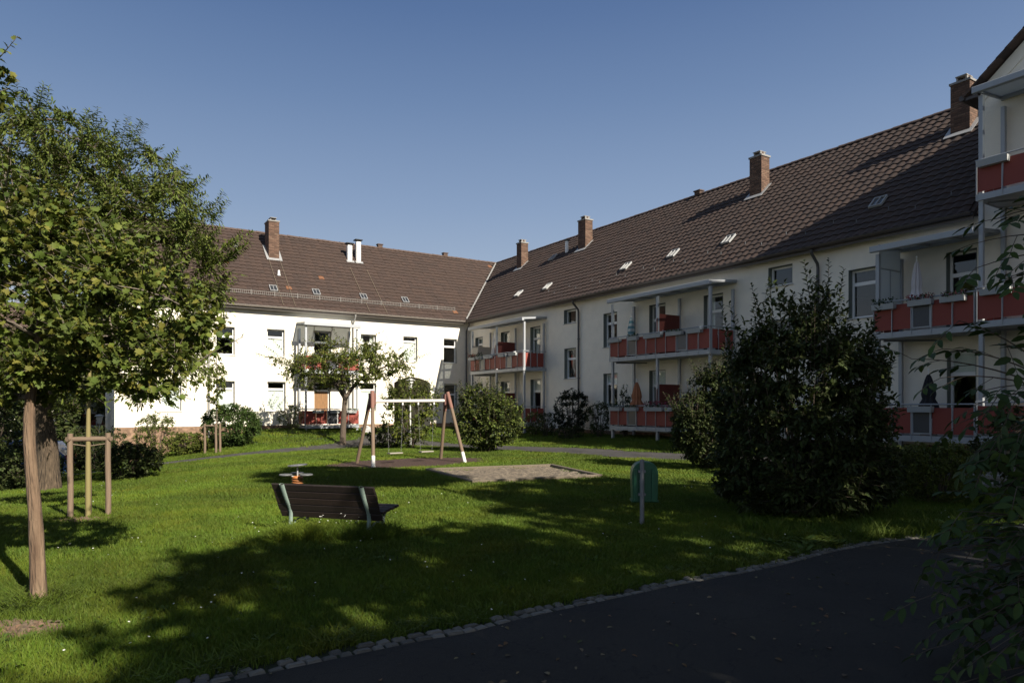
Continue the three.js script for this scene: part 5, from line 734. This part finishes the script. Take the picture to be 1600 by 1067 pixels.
{ // house far behind the left trees, with a red balcony
  const t = thing('far_house', 'distant white house with red balcony behind the left trees', 'building', V(-30.2, -1.8, -48), TH), f = RNG(4);
  const hs = [[-4, -3, 3.4, 4.9], [3.2, 4.2, 3.4, 4.9], [-4, -3, .9, 2.4], [3.2, 4.2, .9, 2.4], [.6, 1.6, 1.9, 4.2]];
  mesh('wall', wallGeo([[-7, -.5], [7, -.5], [7, 7], [-7, 7]], hs, .36), Mt.wall, t); mesh('back_wall', metric(join([bb(-7, 7, -.5, 7, -9, -8.7), bb(-7, -6.7, -.5, 7, -8.7, -.37), bb(6.7, 7, -.5, 7, -8.7, -.37)]), .5), Mt.wall, t);
  mesh('roof', join([slabPoly([V(-7.3, 6.9, .5), V(7.3, 6.9, .5), V(7.3, 11, -4.4), V(-7.3, 11, -4.4)], .14), slabPoly([V(-7.3, 11, -4.4), V(7.3, 11, -4.4), V(7.3, 6.9, -9.3), V(-7.3, 6.9, -9.3)], .14)]), Mt.ridge, t);
  for (const h of hs) opening(t, h, { rev: Mt.revealL });
  const b = grp('balcony', t); mesh('panel', bx(2.7, .75, .03, 1.2, 2.65, 1.4), Mt.red, b); mesh('panel', bx(.03, .75, 1.3, -.15, 2.65, .7), Mt.red, b); mesh('floor', bx(2.8, .16, 1.45, 1.2, 2.15, .73), Mt.white, b); mesh('rail', join([bx(2.8, .05, .05, 1.2, 3.08, 1.4), ...[-.15, 1.2, 2.55].map((x) => bx(.09, 4.6, .09, x, .9, 1.4))]), Mt.white, b);
}
{ // low block steps by the tall balcony tower
  const t = thing('garden_steps', 'low pale stone steps at the right edge below the balcony tower', 'steps', G(10.6, 14.6), -.3); for (let i = 0; i < 3; i++) mesh('step', metric(chamfer(1.6, .15, .34, .015), 1), Mt.concrete, t).position.set(0, i * .145 - .02, -i * .33);
}
// ---------------------------------------------------------------- lawn: blades, weeds, daisies, fallen leaves
function clump(seed, n, r, h, w, lean) {
  const f = RNG(seed), pos = [], idx = [];
  for (let i = 0; i < n; i++) {
    const a = f() * 6.283, q = Math.sqrt(f()) * r, x = Math.cos(a) * q, z = Math.sin(a) * q, hh = h * (.45 + .75 * f()), d = f() * 6.283, ln = lean * hh * (.3 + f()), t = f() * 6.283, wx = Math.cos(t) * w * (.6 + .7 * f()), wz = Math.sin(t) * w, o = pos.length / 3, bx_ = Math.cos(d) * ln, bz = Math.sin(d) * ln;
    pos.push(x - wx, -.012, z - wz, x + wx, -.012, z + wz, x - wx * .75 + bx_ * .35, hh * .6, z - wz * .75 + bz * .35, x + wx * .75 + bx_ * .35, hh * .6, z + wz * .75 + bz * .35, x + bx_, hh, z + bz); idx.push(o, o + 1, o + 2, o + 1, o + 3, o + 2, o + 2, o + 3, o + 4);
  }
  const g = new THREE.BufferGeometry(); g.setAttribute('position', new THREE.Float32BufferAttribute(pos, 3)); g.setIndex(idx); g.computeVertexNormals(); return g;
}
const grassMat = new THREE.MeshPhysicalMaterial({ color: lin(1, 1, 1), roughness: .7, transmission: .3, thickness: 0, side: THREE.DoubleSide, specularIntensity: .4 });
const lawnOK = (x, d) => !(d < kerbD(x) + .24) && !onPath1(x, d) && !onPath2(x, d) && !inPit(x, d, .93) && !inQuad(x, d, sandQ);
const inWings = (x, d) => { const q = V(x - CX, 0, -d + CD); const r = q.clone().applyAxisAngle(V(0, 1, 0), -FR.turn), l = q.clone().applyAxisAngle(V(0, 1, 0), -FL.turn); return r.z < .08 || l.z < .08 && l.x > -19.4; };
const lawnTone = (x, d, f) => { const k = 1 + .8 * fbm(x * .35, d * .35, 3, 2) + .5 * fbm(x * 1.7, d * 1.7, 2, 14), y = Math.max(0, fbm(x * .9 + 7, d * .9, 3, 5) * 1.6 + .1); return lin((.088 + .04 * y) * k * (1 + (f() - .5) * .25), (.134 + .02 * y) * k * (1 + (f() - .5) * .18), .011 * k); };
const bare = (x, d) => Math.exp(-(((x + 3.78) / .34) ** 2 + ((d - 5.28) / .2) ** 2)) + .9 * Math.exp(-(((x + 6.45) / .42) ** 2 + ((d - 10.42) / .24) ** 2));
{
  const f = RNG(900), zones = [[2.2, 7.5, 400, .10, .056, 34, .0038], [7.5, 12.5, 170, .15, .056, 44, .0052], [12.5, 20, 62, .24, .065, 60, .008], [20, 31, 26, .38, .065, 70, .012], [31, 44, 11, .55, .07, 70, .018]];
  zones.forEach(([d0, d1, dens, r, h, n, w], zi) => {
    const variants = [0, 1, 2].map((k) => ({ g: clump(1000 + zi * 10 + k, n, r, h * (1 + .18 * k), w, .55), list: [] })), wMax = (d) => d * .86 + 1.6; let area = 0; for (let d = d0; d < d1; d += .5) area += 2 * wMax(d + .25) * .5; const N = area * dens;
    for (let i = 0; i < N; i++) { const d = d0 + (d1 - d0) * f(), x = (f() * 2 - 1) * wMax(d1); if (Math.abs(x) > wMax(d)) continue; if (!lawnOK(x, d) || inWings(x, d) || f() < bare(x, d) * 1.25) continue;
      const s = R(.7, 1.05, f) * (1 + .35 * fbm(x * .7, d * .7, 2, 9)); variants[i % 3].list.push({ m: new THREE.Matrix4().compose(V(x, H(x, d), -d), qa.setFromAxisAngle(V(0, 1, 0), f() * 6.28), V(1, s, 1)).clone(), c: lawnTone(x, d, f) }); }
    for (const v of variants) { const im = instances(num('lawn_grass'), v.g, grassMat, v.list, scene); im.userData.label = ['short mown grass of the lawn, nearest the yard', 'mown grass around the bench and bin', 'mown grass in front of the sandbox', 'mown grass around the swing', 'grass on the banks below the walls'][zi]; im.userData.category = 'grass'; }
  });
  // tall unmown tufts round the bench feet and along the kerb
  const tall = clump(2000, 26, .09, .26, .005, .75), L = []; const put = (x, d, s) => L.push({ m: new THREE.Matrix4().compose(V(x, H(x, d), -d), qa.setFromAxisAngle(V(0, 1, 0), f() * 6.28), V(1, s, 1)).clone(), c: lawnTone(x, d, f) });
  for (let i = 0; i < 520; i++) put(R(-3.05, -1.55, f), 8.9 + R(-.22, .3, f) , R(.35, .95, f)); for (let i = 0; i < 330; i++) { const p = kerbLine[Math.floor(f() * 200)]; put(p.x + R(-.05, .05, f), -p.z + R(.2, .5, f), R(.18, .42, f)); } for (let i = 0; i < 70; i++) { const a = f() * 6.28; put(-4.07 + Math.cos(a) * R(.08, .3, f), 5.97 + Math.sin(a) * R(.08, .3, f), R(.3, .6, f)); } for (let i = 0; i < 160; i++) put(R(3.2, 6.4, f), kerbD(4.6) + R(.2, 1.2, f), R(.4, 1, f));
  tag(instances(num('tall_grass'), tall, grassMat, L, scene), 'uncut grass tufts round the bench feet and the kerb', 'grass');
  // broad-leaved weeds: rosettes in the lawn, denser by the big shrub
  const W = []; const ros = (x, d, s, n) => { for (let k = 0; k < n; k++) { const a = f() * 6.28, p = V(x + Math.cos(a) * s * .25, H(x, d) + .015, -d + Math.sin(a) * s * .25); W.push({ m: leafMatrix(p, V(Math.cos(a), R(.35, .9, f), Math.sin(a)), V(0, 1, 0), s * R(.7, 1.2, f)), c: tone([.085, .13, .025], f) }); } };
  for (let i = 0; i < 900; i++) { const d = 4 + 9 * f() * f(), x = R(-1, 1, f) * (d * .8 + .5); if (lawnOK(x, d) && fbm(x * .8, d * .8, 2, 12) > -.02) ros(x, d, R(.035, .08, f), 6); } for (let i = 0; i < 90; i++) { const x = R(3.2, 6.2, f), d = kerbD(x) + R(.15, .9, f); ros(x, d, R(.07, .15, f), 6); }
  tag(instances(num('lawn_weeds'), LG.plain, leafM, W, scene), 'broad-leaved weeds among the lawn grass', 'weeds');
  // daisies: petals round a yellow eye
  const D = [], pet = std([1, 1, 1], .7, { side: THREE.DoubleSide }); const daisy = (x, d, hgt) => { const p = V(x, H(x, d) + hgt, -d), n = V(R(-.3, .5, f), 1, R(-.2, .5, f)).normalize(), u = V(1, 0, 0).cross(n).normalize(), v = n.clone().cross(u); for (let k = 0; k < 9; k++) { const a = k / 9 * 6.283; D.push({ m: leafMatrix(p, u.clone().multiplyScalar(Math.cos(a)).addScaledVector(v, Math.sin(a)), n, .0095), c: lin(.62, .62, .58) }); } D.push({ m: leafMatrix(p.clone().addScaledVector(u, -.004), u, n, .008), c: lin(.6, .4, .03) }); };
  for (let i = 0; i < 330; i++) { const d = 4.6 + 13 * f(), x = R(-1, 1, f) * d * .78; if (lawnOK(x, d) && fbm(x * .5 + 3, d * .5, 2, 21) > -.06) daisy(x, d, R(.05, .1, f)); } for (let i = 0; i < 26; i++) daisy(R(-2.5, -1.6, f), 8.9 + R(-.1, .2, f), R(.2, .34, f));
  tag(instances(num('daisies'), LG.oval, pet, D, scene), 'small white daisies scattered over the lawn', 'flowers');
  // fallen leaves on the asphalt and clods on the bare patches
  const F = []; for (let i = 0; i < 420; i++) { const x = R(-2, 6.5, f), d = R(3.6, 9.2, f); if (!onAsphalt(x, d)) continue; F.push({ m: leafMatrix(V(x, H(x, d) + .022, -d), V(R(-1, 1, f), R(-.1, .1, f), R(-1, 1, f)), V(R(-.3, .3, f), 1, R(-.3, .3, f)), R(.025, .06, f)), c: tone(pick([[.20, .11, .05], [.14, .10, .05], [.24, .19, .10], [.10, .11, .04]], f), f) }); }
  tag(instances(num('fallen_leaves'), LG.oval, leafM, F, scene), 'dry fallen leaves scattered on the asphalt', 'leaves');
  const S = []; const cg = new THREE.IcosahedronGeometry(1, 0); for (let i = 0; i < 1500; i++) { const [bx0, bd] = i < 1000 ? [-3.78, 5.28] : [-6.45, 10.42], x = bx0 + R(-.5, .5, f), d = bd + R(-.3, .3, f); if (bare(x, d) < .35) continue; const s = R(.008, .035, f); S.push({ m: new THREE.Matrix4().compose(V(x, H(x, d) + s * .3, -d), qa.setFromEuler(new THREE.Euler(f() * 6, f() * 6, f() * 6)), V(s, s * .7, s)).clone(), c: tone([.12, .08, .048], f) }); }
  tag(instances(num('soil_clods'), cg, std([1, 1, 1], 1), S, scene), 'brown soil clods on the bare patches round the young trees', 'soil');
}
renderer.render(scene, camera);
